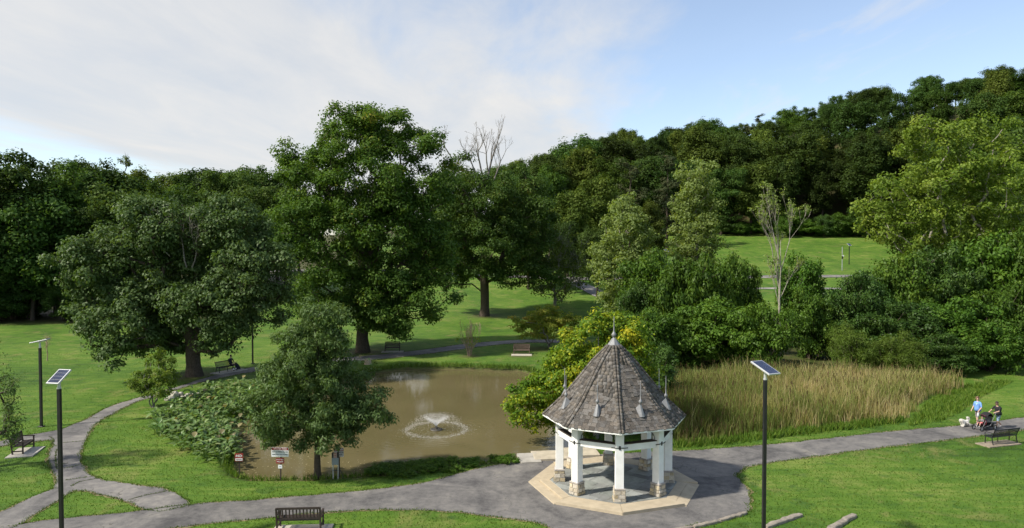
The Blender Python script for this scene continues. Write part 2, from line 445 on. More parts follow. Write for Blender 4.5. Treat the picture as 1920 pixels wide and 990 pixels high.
M_LAWN = lawn_mat(); M_ASPH = asphalt_mat(); M_ASPH2 = asphalt_mat('old_asphalt', 1.12); M_GRAVEL = asphalt_mat('gravel_track', 1.5); M_WATER = water_mat()
M_BARK = plain('bark', (0.075, 0.060, 0.045), 0.9, 0, 0.45, 9, 0.8, 0.2)
M_BARK_PALE = plain('pale_bark', (0.27, 0.25, 0.205), 0.85, 0, 0.3, 7, 0.5, 0.2)
M_BARK_GREY = plain('grey_bark', (0.19, 0.175, 0.155), 0.9, 0, 0.35, 8, 0.6, 0.2)
M_TWIG_RED = plain('red_brown_twig', (0.34, 0.25, 0.19), 0.85, 0, 0.3, 8, 0.3, 0.2)
M_WHITE = plain('white_paint', (0.79, 0.79, 0.775), 0.5, 0, 0.09, 2.2)
M_BLACK = plain('black_metal', (0.012, 0.012, 0.014), 0.4, 0, 0.3, 5, 0.0, 0.5)
M_IRON = plain('black_iron', (0.02, 0.02, 0.022), 0.5, 0, 0.3, 8)
M_LEAD = plain('lead_sheet', (0.20, 0.205, 0.215), 0.55, 0.2, 0.2, 4, 0.15)
M_ALU = plain('grey_aluminium', (0.55, 0.56, 0.57), 0.4, 0.5, 0.08, 5)
M_CELL = plain('solar_cell', (0.025, 0.035, 0.075), 0.16, 0, 0.3, 3, 0.0, 0.6)
M_SHINGLE = plain('weathered_cedar', (0.120, 0.107, 0.094), 0.9, 0, 0.35, 6, 0.8, 0.15, 0.40)
M_DECK = plain('dark_boarding', (0.06, 0.045, 0.035), 0.85, 0, 0.3, 5, 0.4)
M_STONE = plain('buff_fieldstone', (0.46, 0.39, 0.27), 0.85, 0, 0.3, 7, 0.6, 0.25, 0.3)
M_MORTAR = plain('mortar', (0.52, 0.49, 0.42), 0.95, 0, 0.15, 20, 0.4)
M_CAPSTONE = plain('grey_cap_stone', (0.36, 0.33, 0.30), 0.85, 0, 0.2, 9, 0.3)
M_BLUESTONE = plain('bluestone', (0.225, 0.24, 0.225), 0.7, 0, 0.22, 3, 0.25, 0.35, 0.26)
M_CONC = plain('buff_concrete', (0.41, 0.345, 0.245), 0.9, 0, 0.14, 2.5, 0.3)
M_CONC_GREY = plain('grey_concrete', (0.36, 0.34, 0.30), 0.92, 0, 0.25, 1.8, 0.35)
M_TIMBER = plain('grey_timber', (0.25, 0.22, 0.18), 0.9, 0, 0.35, 6, 0.7)
M_BENCH_DARK = plain('dark_stained_wood', (0.040, 0.028, 0.024), 0.6, 0, 0.3, 8, 0.2)
M_BENCH_BROWN = plain('weathered_brown_wood', (0.11, 0.075, 0.058), 0.75, 0, 0.35, 8, 0.3)
M_ROCK = plain('pale_rock', (0.42, 0.40, 0.33), 0.9, 0, 0.3, 4, 0.8)
M_SIGN_RED = plain('sign_red', (0.36, 0.025, 0.028), 0.5, 0, 0.06)
M_SIGN_MAROON = plain('sign_maroon', (0.24, 0.030, 0.022), 0.5, 0, 0.06)
M_SIGN_WHITE = plain('sign_white', (0.74, 0.76, 0.78), 0.5, 0, 0.04)
M_SIGN_BLACK = plain('sign_black', (0.02, 0.02, 0.035), 0.5, 0, 0.04)
M_BOX_GREY = plain('grey_enamel', (0.20, 0.23, 0.25), 0.5, 0, 0.08)
M_GALV = plain('galvanised_steel', (0.42, 0.43, 0.44), 0.45, 0.5, 0.15, 12)
M_STUMP = plain('cut_wood', (0.44, 0.34, 0.23), 0.9, 0, 0.3, 9, 0.4)
M_FOAM = plain('water_drops', (0.82, 0.83, 0.84), 0.4, 0, 0.03)
_n, _l = M_FOAM.node_tree.nodes, M_FOAM.node_tree.links
_o = next(x for x in _n if x.type == 'OUTPUT_MATERIAL'); _b = next(x for x in _n if x.type == 'BSDF_PRINCIPLED'); _t = _n.new('ShaderNodeBsdfTransparent'); _m = _n.new('ShaderNodeMixShader')
_m.inputs[0].default_value = 0.45; _l.new(_b.outputs[0], _m.inputs[1]); _l.new(_t.outputs[0], _m.inputs[2]); _l.new(_m.outputs[0], _o.inputs[0])
M_VERGE = plain('dry_verge', (0.20, 0.165, 0.085), 0.95, 0, 0.45, 2.2, 0.5)
M_FLOAT = plain('float_plastic', (0.05, 0.045, 0.035), 0.5)

# leaf colours (tuned by eye in the render, several raised to brighten the foliage)
L_OAK = leaf_mat('oak_leaves', [(0.0, (0.040, 0.088, 0.014)), (0.5, (0.070, 0.138, 0.020)), (0.85, (0.115, 0.185, 0.026)), (1.0, (0.20, 0.19, 0.03))], 0.38, 0.55, 0.16)
L_OAK2 = leaf_mat('second_oak_leaves', [(0.0, (0.040, 0.084, 0.016)), (0.5, (0.068, 0.130, 0.024)), (0.85, (0.11, 0.17, 0.03)), (1.0, (0.18, 0.16, 0.03))], 0.38, 0.55, 0.16)
L_MAPLE = leaf_mat('silvery_maple_leaves', [(0.0, (0.046, 0.090, 0.022)), (0.5, (0.080, 0.140, 0.034)), (1.0, (0.135, 0.195, 0.065))], 0.34, 0.5, 0.18, (0.092, 0.145, 0.050))
L_ASH = leaf_mat('ash_leaves', [(0.0, (0.044, 0.090, 0.020)), (0.5, (0.078, 0.145, 0.032)), (1.0, (0.145, 0.205, 0.062))], 0.35, 0.5, 0.18, (0.105, 0.165, 0.055))
L_GOLD = leaf_mat('yellowing_leaves', [(0.0, (0.075, 0.165, 0.016)), (0.4, (0.15, 0.26, 0.022)), (0.7, (0.36, 0.41, 0.03)), (1.0, (0.58, 0.50, 0.035))], 0.45, 0.5, 0.18)
L_LIME = leaf_mat('lime_green_leaves', [(0.0, (0.080, 0.145, 0.018)), (0.5, (0.140, 0.215, 0.028)), (1.0, (0.23, 0.29, 0.05))], 0.42, 0.5, 0.2)
L_POPLAR = leaf_mat('poplar_leaves', [(0.0, (0.125, 0.190, 0.036)), (0.5, (0.20, 0.28, 0.055)), (0.9, (0.29, 0.35, 0.09)), (1.0, (0.34, 0.31, 0.07))], 0.5, 0.5, 0.15, (0.22, 0.29, 0.10))
L_SHRUB = leaf_mat('shrub_leaves', [(0.0, (0.040, 0.092, 0.012)), (0.5, (0.072, 0.150, 0.018)), (1.0, (0.14, 0.225, 0.03))], 0.38, 0.5, 0.18, None, 0.2)
L_DARK = leaf_mat('dark_shrub_leaves', [(0.0, (0.030, 0.068, 0.013)), (0.5, (0.052, 0.108, 0.019)), (1.0, (0.095, 0.16, 0.032))], 0.34, 0.48, 0.22, None, 0.15)
L_WILLOW = leaf_mat('willow_leaves', [(0.0, (0.060, 0.100, 0.014)), (0.5, (0.10, 0.155, 0.022)), (1.0, (0.16, 0.21, 0.045))], 0.34, 0.55, 0.15)
L_WOOD = leaf_mat('woodland_leaves', [(0.0, (0.030, 0.062, 0.014)), (0.5, (0.050, 0.094, 0.020)), (1.0, (0.085, 0.135, 0.028))], 0.36, 0.6, 0.1, None, 0.45)
L_WOOD3 = leaf_mat('woodland_fresh_leaves', [(0.0, (0.036, 0.076, 0.013)), (0.5, (0.062, 0.118, 0.019)), (1.0, (0.11, 0.17, 0.028))], 0.38, 0.6, 0.1, None, 0.3)
L_WOOD2 = leaf_mat('woodland_olive_leaves', [(0.0, (0.054, 0.084, 0.016)), (0.5, (0.088, 0.130, 0.022)), (1.0, (0.14, 0.18, 0.034))], 0.36, 0.6, 0.1, None, 0.25)
L_PINE = leaf_mat('pine_needles', [(0.0, (0.028, 0.044, 0.014)), (0.5, (0.050, 0.066, 0.024)), (1.0, (0.095, 0.090, 0.04))], 0.1, 0.65, 0.15)
L_RUST = leaf_mat('rusty_green_leaves', [(0.0, (0.14, 0.21, 0.028)), (0.5, (0.27, 0.31, 0.05)), (1.0, (0.46, 0.32, 0.08))], 0.48, 0.55, 0.15)  # lightened to offset the second oak's shadow on the rusty tree
L_BANK = leaf_mat('waterside_leaves', [(0.0, (0.050, 0.110, 0.024)), (0.5, (0.105, 0.185, 0.046)), (0.93, (0.21, 0.29, 0.115)), (1.0, (0.20, 0.15, 0.07))], 0.3, 0.34, 0.45, None, 0.25)
L_GRASS = leaf_mat('grass_blades', [(0.0, (0.038, 0.080, 0.012)), (0.5, (0.070, 0.134, 0.016)), (1.0, (0.14, 0.185, 0.036))], 0.35, 0.55, 0.15)
L_WEED = leaf_mat('bank_weeds', [(0.0, (0.042, 0.095, 0.012)), (0.5, (0.085, 0.170, 0.018)), (1.0, (0.16, 0.23, 0.038))], 0.36, 0.55, 0.15)
L_REED = leaf_mat('reed_blades', [(0.0, (0.17, 0.12, 0.065)), (0.18, (0.14, 0.22, 0.045)), (0.42, (0.26, 0.30, 0.095)), (0.60, (0.48, 0.40, 0.20)), (1.0, (0.70, 0.59, 0.38))], 0.5, 0.6, 0.12)

# ------------------------------------------------------------------ the land, the pond, the paths
def axis(segs):
    out = []
    for a, b, s in segs: out += list(np.arange(a, b, s))
    return np.array(out + [segs[-1][1]])
gx = axis([(-3000, -600, 300), (-600, -200, 40), (-200, -90, 8), (-90, -36, 1.5), (-36, 16, 0.4), (16, 70, 1.2), (70, 300, 6), (300, 700, 40), (700, 3000, 300)])
gy = axis([(-300, 0, 50), (0, 26, 2), (26, 72, 0.4), (72, 130, 1.4), (130, 340, 4), (340, 700, 30), (700, 4000, 300)])
GX, GY = np.meshgrid(gx, gy)
P2 = np.stack([GX.ravel(), GY.ravel()], 1)
GZ = terr(P2[:, 0], P2[:, 1])
near_p = (P2[:, 0] > -36) & (P2[:, 0] < 16) & (P2[:, 1] > 26) & (P2[:, 1] < 75)
sd = np.full(len(P2), 50.0)
q = P2[near_p]; dq = dist_poly(q, POND); dq[in_poly(q, POND)] *= -1; sd[near_p] = dq
GZ = GZ + np.where(sd < 0.25, -1.1 * smooth(0.25, -0.75, sd), 0)
TREE_FEET = [(G(365, 705), 3.2), (G(680, 660), 3.6), (G(908, 597), 3.5), (G(880, 668), 1.5), (G(978, 666), 2.2), (G(1010, 655), 2.5), (G(595, 893), 0.5)]
soil = np.clip(smooth(0.45, 0.0, np.abs(sd + 0.1)), 0, 1) * 0.9
soil[sd < 0] = 1
for (c, r) in TREE_FEET:
    soil = np.maximum(soil, 0.85 * smooth(r, r * 0.3, np.hypot(P2[:, 0] - c[0], P2[:, 1] - c[1])))
yfw = 226 - 48 * smooth(105, 165, P2[:, 0]) + 4 * np.sin(P2[:, 0] * 0.05)
litter = smooth(1, 6, P2[:, 1] - yfw)
litter = np.maximum(litter, smooth(102, 106, P2[:, 1]) * smooth(-38, -46, P2[:, 0]))
litter = np.maximum(litter, smooth(-56, -62, P2[:, 0]) * smooth(97, 103, P2[:, 1]))
scrub_b = Gs([(1190, 700), (1240, 640), (1300, 612), (1560, 612), (1600, 640), (1940, 640), (1940, 690), (1780, 694), (1560, 706), (1400, 702), (1280, 706)])
litter = np.maximum(litter, 0.9 * in_poly(P2, scrub_b))
nx, ny = len(gx), len(gy)
idx = np.arange(nx * ny).reshape(ny, nx)
FQ = np.stack([idx[:-1, :-1], idx[:-1, 1:], idx[1:, 1:], idx[1:, :-1]], -1).reshape(-1, 4)
gm = np_mesh('ground', np.column_stack([P2, GZ]), FQ, None, None, True)
for nm, arr in (('litter', litter), ('soil', soil)):
    a = gm.attributes.new(nm, 'FLOAT', 'POINT'); a.data.foreach_set('value', arr.astype(np.float32))
tag(obj('ground', gm, M_LAWN), kind='structure')

def sheet(name, poly, z, mat, zs=None):
    tri = tessellate_polygon([[Vector((p[0], p[1], 0)) for p in poly]])
    V = np.column_stack([poly, np.full(len(poly), z) if zs is None else zs])
    T = np.array(tri, np.int32)
    a = V[T[:, 0], :2]; b = V[T[:, 1], :2]; c = V[T[:, 2], :2]
    flip = ((b[:, 0] - a[:, 0]) * (c[:, 1] - a[:, 1]) - (b[:, 1] - a[:, 1]) * (c[:, 0] - a[:, 0])) < 0
    T[flip] = T[flip][:, ::-1]
    return tag(obj(name, np_mesh(name, V, T), mat), kind='structure')
cen = POND.mean(0)
sheet('pond_water', cen + (POND - cen) * 1.03, WATER_Z, M_WATER)

def rough_edge(poly, amp=0.05):
    n = len(poly); t = np.roll(poly, -1, 0) - np.roll(poly, 1, 0)
    nr = np.stack([-t[:, 1], t[:, 0]], 1) / (np.linalg.norm(t, axis=1)[:, None] + 1e-9)
    w = wob(poly[:, 0], poly[:, 1], 1.9) * 0.7 + wob(poly[:, 0], poly[:, 1], 6.0, 2.0) * 0.6 + RNG.normal(0, 0.25, n)
    return poly + nr * (w * amp)[:, None]
def dens(pts, step=0.35):
    out = []
    for i in range(len(pts)):
        a, b = np.array(pts[i]), np.array(pts[(i + 1) % len(pts)]); k = max(1, int(np.linalg.norm(b - a) / step))
        out += [a + (b - a) * j / k for j in range(k)]
    return np.array(out)
A_up = [(-60, 1000), (40, 983), (98, 974), (200, 965), (270, 957), (357, 945), (463, 939), (547, 932), (627, 925), (700, 918), (800, 904), (868, 886), (925, 873), (985, 864), (1050, 859), (1112, 853), (1250, 846), (1290, 845), (1400, 837), (1500, 828), (1650, 811), (1800, 798), (1920, 783), (2050, 768)]
A_lo = [(2050, 786), (1920, 806), (1800, 822), (1700, 834), (1600, 846), (1500, 860), (1440, 868), (1402, 876), (1382, 888), (1391, 905), (1404, 922), (1405, 945), (1398, 964), (1345, 979), (1280, 993), (1255, 1060), (1060, 1060), (1038, 992), (960, 973), (860, 961), (760, 956), (650, 958), (520, 969), (420, 979), (310, 992), (180, 1010), (-60, 1040)]
up = catmull(Gs(A_up), 0.35); lo = catmull(Gs(A_lo), 0.35)
PATH_A = rough_edge(np.vstack([up, lo]), 0.085)
sheet('path', PATH_A, 0.012, M_ASPH)
B_top = [(-70, 846), (0, 828), (43, 818), (95, 809), (114, 805), (136, 797), (165, 785), (185, 773), (213, 760), (252, 748), (303, 734), (343, 722), (394, 706), (445, 695), (480, 688), (560, 679), (640, 671), (720, 664), (800, 655), (870, 645), (930, 640), (990, 637), (1050, 637)]
B_low = [(1050, 643), (990, 643), (930, 647), (880, 653), (800, 664), (720, 673), (640, 680), (560, 687), (480, 697), (433, 705), (378, 717), (327, 732), (284, 745), (252, 755), (213, 775), (181, 794), (165, 815), (156, 836), (151, 856), (156, 876), (173, 893), (209, 903), (252, 909), (299, 915), (335, 927), (357, 948)]
B_isl = [(300, 960), (272, 955), (236, 941), (205, 931), (158, 921), (138, 919), (106, 941), (63, 965), (38, 983), (-20, 1003)]
B_left = [(-60, 985), (0, 961), (24, 951), (59, 933), (98, 917), (104, 903), (95, 876), (93, 852), (99, 827), (71, 828), (0, 838), (-70, 858)]
PATH_B = rough_edge(np.vstack([catmull(Gs(s), 0.3) for s in (B_top, B_low, B_isl, B_left)]), 0.09)
sheet('path', PATH_B, 0.018, M_ASPH2)
def verge(poly):
    """worn dry strip of uneven width along the edge of a path"""
    n = len(poly); tt = np.roll(poly, -1, 0) - np.roll(poly, 1, 0); nr = np.stack([tt[:, 1], -tt[:, 0]], 1) / (np.linalg.norm(tt, axis=1)[:, None] + 1e-9)
    ar = 0.5 * np.sum(poly[:, 0] * np.roll(poly[:, 1], -1) - np.roll(poly[:, 0], -1) * poly[:, 1])
    if ar < 0: nr = -nr
    w = np.clip(0.09 + 0.10 * wob(poly[:, 0], poly[:, 1], 0.9, 2.0) + 0.06 * wob(poly[:, 0], poly[:, 1], 4.0, 1.0) + RNG.normal(0, 0.02, n), 0.004, 0.3)
    V = np.vstack([np.column_stack([poly - nr * 0.05, np.full(n, 0.005)]), np.column_stack([poly + nr * w[:, None], np.full(n, 0.005)])]); i = np.arange(n); j = (i + 1) % n
    Fq = np.stack([i, j, j + n, i + n], 1)
    return tag(obj('verge', np_mesh('verge', V, Fq), M_VERGE), kind='structure')
verge(PATH_A); verge(PATH_B)
def ribbon(name, pts, w, mat, lift=0.06, step=1.5):
    c = catmull(np.array([GT(a, b)[:2] for a, b in pts]), step)
    t = np.gradient(c, axis=0); t /= np.linalg.norm(t, axis=1)[:, None]; nr = np.stack([-t[:, 1], t[:, 0]], 1)
    w = np.interp(np.linspace(0, 1, len(c)), np.linspace(0, 1, len(w)), w) if isinstance(w, list) else np.full(len(c), w)
    cols = [c + nr * (w * k)[:, None] for k in (-0.5, -0.17, 0.17, 0.5)]
    V = np.vstack([np.column_stack([q, terr(q[:, 0], q[:, 1]) + lift]) for q in cols]); n = len(c)
    Fq = [(k * n + i, k * n + i + 1, (k + 1) * n + i + 1, (k + 1) * n + i) for k in range(3) for i in range(n - 1)]
    Fq = np.array(Fq)[:, ::-1]
    return tag(obj(name, np_mesh(name, V, Fq), mat), kind='structure')
ribbon('road', [(420, 503), (600, 507), (765, 511), (930, 517), (1030, 521), (1130, 523), (1300, 521), (1450, 519), (1560, 518), (1700, 518), (1920, 520)], 3.4, M_ASPH2)
ribbon('path', [(1068, 525), (1088, 534), (1112, 546), (1140, 558), (1200, 573), (1300, 586), (1450, 600), (1545, 616), (1620, 634), (1700, 655)], [3.0, 3.4, 4.2, 4.2, 4, 4, 4], M_GRAVEL, 0.09)
ribbon('path', [(1380, 541), (1450, 541), (1530, 541), (1600, 542)], 1.6, M_GRAVEL, 0.05)

# ------------------------------------------------------------------ grass, weeds, reeds (uncountable)
def blades(P, h, w, v, lean=0.35, seg=1, rng=RNG, z=None):
    """thin upright blades at the points P; seg 1 = one triangle, more = a bent strip"""
    n = len(P); a = rng.uniform(0, 2 * np.pi, n); b = rng.uniform(0, 2 * np.pi, n)
    base = np.column_stack([P[:, 0], P[:, 1], np.zeros(n) if z is None else z])
    side = np.column_stack([np.cos(a), np.sin(a), np.zeros(n)]) * (w / 2)[:, None]
    le = rng.uniform(0.1, 1, n) * lean
    ld = np.column_stack([np.cos(b) * le, np.sin(b) * le, np.zeros(n)]) * h[:, None]
    up = np.column_stack([np.zeros(n), np.zeros(n), h])
    if seg == 1:
        V = np.stack([base - side, base + side, base + up + ld], 1).reshape(-1, 3)
        return V, np.arange(3 * n).reshape(n, 3), v
    ts = np.linspace(0, 1, seg + 1)
    rows = []
    for t in ts:
        c = base + up * (t - 0.12 * t * t * le[:, None] / max(lean, 1e-6)) + ld * (t * t)
        k = (1 - 0.9 * t ** 1.5)
        rows += [c - side * k, c + side * k]
    V = np.stack(rows, 1).reshape(-1, 3); m = 2 * (seg + 1)
    Fq = np.concatenate([(np.arange(n) * m)[:, None] + np.array([2 * i, 2 * i + 1, 2 * i + 3, 2 * i + 2]) for i in range(seg)])
    return V, Fq, np.tile(v, seg)
def merge(parts):
    Vs, Fs, As, b = [], [], [], 0
    for V, F, A in parts: Vs.append(V); Fs.append(F + b); As.append(A); b += len(V)
    return np.vstack(Vs), np.vstack(Fs), np.concatenate(As)
GAZ = G(1150, 907)
def on_lawn(P):
    ok = ~in_poly(P, PATH_A) & ~in_poly(P, PATH_B)
    nb = (P[:, 0] > -36) & (P[:, 0] < 16) & (P[:, 1] < 75)
    ok[nb] &= ~in_poly(P[nb], POND)
    return ok
def view_pts(n, y0, y1, power=1.0):
    y = y0 + (y1 - y0) * RNG.random(n) ** power
    x = y * RNG.uniform(-0.76, 0.76, n)
    return np.column_stack([x, y])
P = np.vstack([view_pts(95000, 24, 46), view_pts(40000, 46, 74)]); P = P[on_lawn(P)]
pat = 0.5 + 0.25 * wob(P[:, 0], P[:, 1], 0.35, 1) + 0.2 * wob(P[:, 0], P[:, 1], 1.6, 4)
hh = RNG.uniform(0.03, 0.075, len(P)) * (0.8 + 0.5 * pat)
g1 = blades(P, hh, hh * 0.55, np.clip(pat + RNG.normal(0, 0.2, len(P)), 0, 1), 0.9)
def along(poly, per_m, jit, closed=True):
    out = []
    n = len(poly)
    for i in range(n if closed else n - 1):
        a, b = poly[i], poly[(i + 1) % n]; L = np.linalg.norm(b - a)
        k = RNG.poisson(L * per_m)
        out.append(a + (b - a) * RNG.random((k, 1)) + RNG.normal(0, jit, (k, 2)))
    P = np.vstack(out)
    return P[(P[:, 1] > 20) & (np.abs(P[:, 0]) < P[:, 1] * 0.78)]
E1 = np.vstack([along(PATH_A, 95, 0.10), along(PATH_B, 95, 0.10)])
inside = in_poly(E1, PATH_A) | in_poly(E1, PATH_B); dd = np.minimum(dist_poly(E1, PATH_A), dist_poly(E1, PATH_B))
E1 = E1[(~inside) | (dd < 0.06 + 0.10 * (wob(E1[:, 0], E1[:, 1], 1.3, 7.0) > 0.35))]
E1 = E1[np.hypot(E1[:, 0] - GAZ[0], E1[:, 1] - GAZ[1]) > 4.3]
hh = RNG.uniform(0.04, 0.10, len(E1))
g2 = blades(E1, hh, hh * 0.45, np.clip(RNG.normal(0.45, 0.25, len(E1)), 0, 1), 1.1)
# grass grown into the joints of the old path
cr = [[(114, 831), (135, 829), (158, 827)], [(112, 879), (130, 877), (150, 872)], [(122, 901), (150, 897), (173, 894)], [(134, 912), (150, 904), (185, 897)],
      [(167, 785), (185, 783), (205, 782)], [(240, 938), (270, 930), (315, 921)], [(272, 957), (310, 952), (357, 946)], [(93, 819), (100, 825), (97, 833)], [(106, 843), (104, 860), (107, 880)], [(112, 870), (125, 869)]]
E2 = np.vstack([along(catmull(Gs(c), 0.2), 60, 0.035, False) for c in cr])
hh = RNG.uniform(0.02, 0.06, len(E2))
g3 = blades(E2, hh, hh * 0.6, np.clip(RNG.normal(0.3, 0.25, len(E2)), 0, 1), 1.1, z=np.full(len(E2), 0.015))
V, Fc, A = merge([g1, g2, g3])
tag(obj('grass', np_mesh('grass', V, Fc, A), L_GRASS), 'short mown lawn grass and tufts along the path edges', 'grass', kind='stuff')
# dark earth in the joints of the old path
jb = []
for c in cr:
    q = catmull(Gs(c), 0.15); q = q + RNG.normal(0, 0.02, q.shape); t = np.gradient(q, axis=0); t /= np.linalg.norm(t, axis=1)[:, None] + 1e-9
    nr = np.stack([-t[:, 1], t[:, 0]], 1); w = RNG.uniform(0.015, 0.05, len(q))[:, None]
    V = np.vstack([np.column_stack([q + nr * w, np.full(len(q), 0.022)]), np.column_stack([q - nr * w, np.full(len(q), 0.022)])]); n = len(q)
    jb.append((V, np.array([(i, n + i, n + i + 1, i + 1) for i in range(n - 1)]), np.zeros(n - 1)))
V, Fc, A = merge(jb)
tag(obj('path_joint', np_mesh('path_joint', V, Fc), plain('joint_earth', (0.05, 0.048, 0.03), 0.95)), kind='structure')

# taller weeds round the pond rim
rim = along(POND, 130, 0.16); rim = rim[in_poly(rim, POND) | (dist_poly(rim, POND) < 0.30)]
slab_zone = Gs([(962, 872), (975, 850), (1040, 838), (1115, 842), (1125, 862), (1000, 874)])
rim = rim[~in_poly(rim, slab_zone)]
nearb = rim[:, 1] < 40
hh = RNG.uniform(0.10, 0.32, len(rim)) * np.where(nearb, 1.0, 1.25)
r1 = blades(rim, hh, hh * 0.16, np.clip(RNG.normal(0.5, 0.28, len(rim)), 0, 1), 0.8, z=np.where(in_poly(rim, POND), -0.15, 0.0))
wz = Gs([(1700, 800), (1740, 752), (1790, 728), (1860, 712), (1900, 716), (1840, 745), (1800, 775), (1760, 792)])
def rand_in(poly, n):
    lo_, hi_ = poly.min(0), poly.max(0); P = RNG.uniform(lo_, hi_, (n * 4, 2)); P = P[in_poly(P, poly)]; return P[:n]
w1 = rand_in(wz, 7000); hh = RNG.uniform(0.12, 0.4, len(w1)) * (0.7 + 0.5 * wob(w1[:, 0], w1[:, 1], 1.1))
r2 = blades(w1, np.abs(hh) + 0.05, np.abs(hh) * 0.2 + 0.02, np.clip(RNG.normal(0.6, 0.25, len(w1)), 0, 1), 0.9)
fz = catmull(Gs([(1255, 836), (1330, 831), (1420, 821), (1500, 811), (1600, 800), (1690, 788)]), 0.5)
w2 = along(fz, 260, 0.28, False); hh = RNG.uniform(0.08, 0.45, len(w2))
r3 = blades(w2, hh, hh * 0.18 + 0.01, np.clip(RNG.normal(0.55, 0.3, len(w2)), 0, 1), 0.9)
V, Fc, A = merge([r1, r2, r3])
tag(obj('weeds', np_mesh('weeds', V, Fc, A), L_WEED), 'rough weeds fringing the pond rim and the reed bed', 'weeds', kind='stuff')
# the reed bed
RB = catmull(Gs([(1230, 834), (1330, 829), (1420, 818), (1500, 808), (1600, 797), (1680, 786), (1722, 774), (1738, 752), (1786, 738), (1782, 722), (1700, 718), (1560, 716), (1400, 716), (1280, 718), (1200, 735), (1190, 790)]), 1.0, True)
RB = rough_edge(RB, 0.9)
R = rand_in(RB, 46000)
d_edge = dist_poly(R, RB)
R = R[(d_edge > 0.5) | (RNG.random(len(R)) < 0.55)]; d_edge = dist_poly(R, RB)
tuft = wob(R[:, 0], R[:, 1], 2.1, 3.0); big = wob(R[:, 0], R[:, 1], 0.33, 1.0)
hh = (1.6 + 0.40 * big + 0.40 * tuft + 0.35 * wob(R[:, 0], R[:, 1], 0.8, 8.0) + RNG.normal(0, 0.3, len(R))) * np.clip(0.45 + d_edge * 0.3 + 0.2 * tuft, 0.25, 1)
hh = np.maximum(hh, 0.4) + np.where(RNG.random(len(R)) < 0.05, RNG.uniform(0.2, 0.7, len(R)), 0)
xr = (R[:, 0] - R[:, 0].min()) / np.ptp(R[:, 0])
vv = 0.25 + 0.27 * smooth(0.2, 0.55, xr) + 0.24 * wob(R[:, 0], R[:, 1], 0.6, 5.0) + 0.14 * wob(R[:, 0], R[:, 1], 1.7, 9.0) + RNG.normal(0, 0.17, len(R))
dead = smooth(0.42, 0.15, xr) * smooth(46, 42, R[:, 1])
brown = smooth(0.25, 0.8, wob(R[:, 0], R[:, 1], 0.75, 12.0))
vv = np.where(RNG.random(len(R)) < brown * 0.35, RNG.uniform(0.0, 0.12, len(R)), vv)
vv = np.where(RNG.random(len(R)) < dead * 0.6, RNG.uniform(0, 0.2, len(R)), vv)
V, Fc, A = blades(R, hh, RNG.uniform(0.025, 0.055, len(R)), np.clip(vv, 0.0, 1), 0.42, 3)
hd = RNG.random(len(R)) < 0.045; hp = R[hd]; hz = hh[hd] * RNG.uniform(0.85, 1.02, hd.sum()); nh = len(hp)       # brown seed heads
hv = []
for a_ in (0, 2.1, 4.2): hv += [np.column_stack([hp[:, 0] + 0.026 * math.cos(a_), hp[:, 1] + 0.026 * math.sin(a_), hz - 0.2]), np.column_stack([hp[:, 0] + 0.022 * math.cos(a_), hp[:, 1] + 0.022 * math.sin(a_), hz + 0.02])]
hV = np.stack(hv, 1).reshape(-1, 3); hF = np.concatenate([(np.arange(nh) * 6)[:, None] + np.array(q_) for q_ in ((0, 2, 3, 1), (2, 4, 5, 3), (4, 0, 1, 5))])
V, Fc, A = merge([(V, Fc, A), (hV, hF, np.full(3 * nh, 0.0))])
tag(obj('reeds', np_mesh('reeds', V, Fc, A), L_REED), 'tall straw and green reeds filling the marsh beside the pond', 'reeds', kind='stuff')
# fallen leaves floating by the near bank
fl = rand_in(Gs([(440, 885), (445, 850), (470, 830), (560, 830), (640, 850), (900, 850), (890, 860), (640, 880), (520, 892)]), 260)
n = len(fl); a = RNG.uniform(0, 6.28, n); s_ = RNG.uniform(0.02, 0.06, n)
c = np.column_stack([fl, np.full(n, WATER_Z + 0.006)]); dx = np.column_stack([np.cos(a), np.sin(a), 0 * a]) * s_[:, None]; dy = np.column_stack([-np.sin(a), np.cos(a), 0 * a]) * (s_ * 0.5)[:, None]
V = np.stack([c - dx, c - dy, c + dx, c + dy], 1).reshape(-1, 3)
tag(obj('floating_leaves', np_mesh('floating_leaves', V, np.arange(4 * n).reshape(n, 4)), plain('fallen_leaf', (0.36, 0.31, 0.17), 0.6)), 'small pale fallen leaves floating by the near pond bank', 'leaves', kind='stuff')

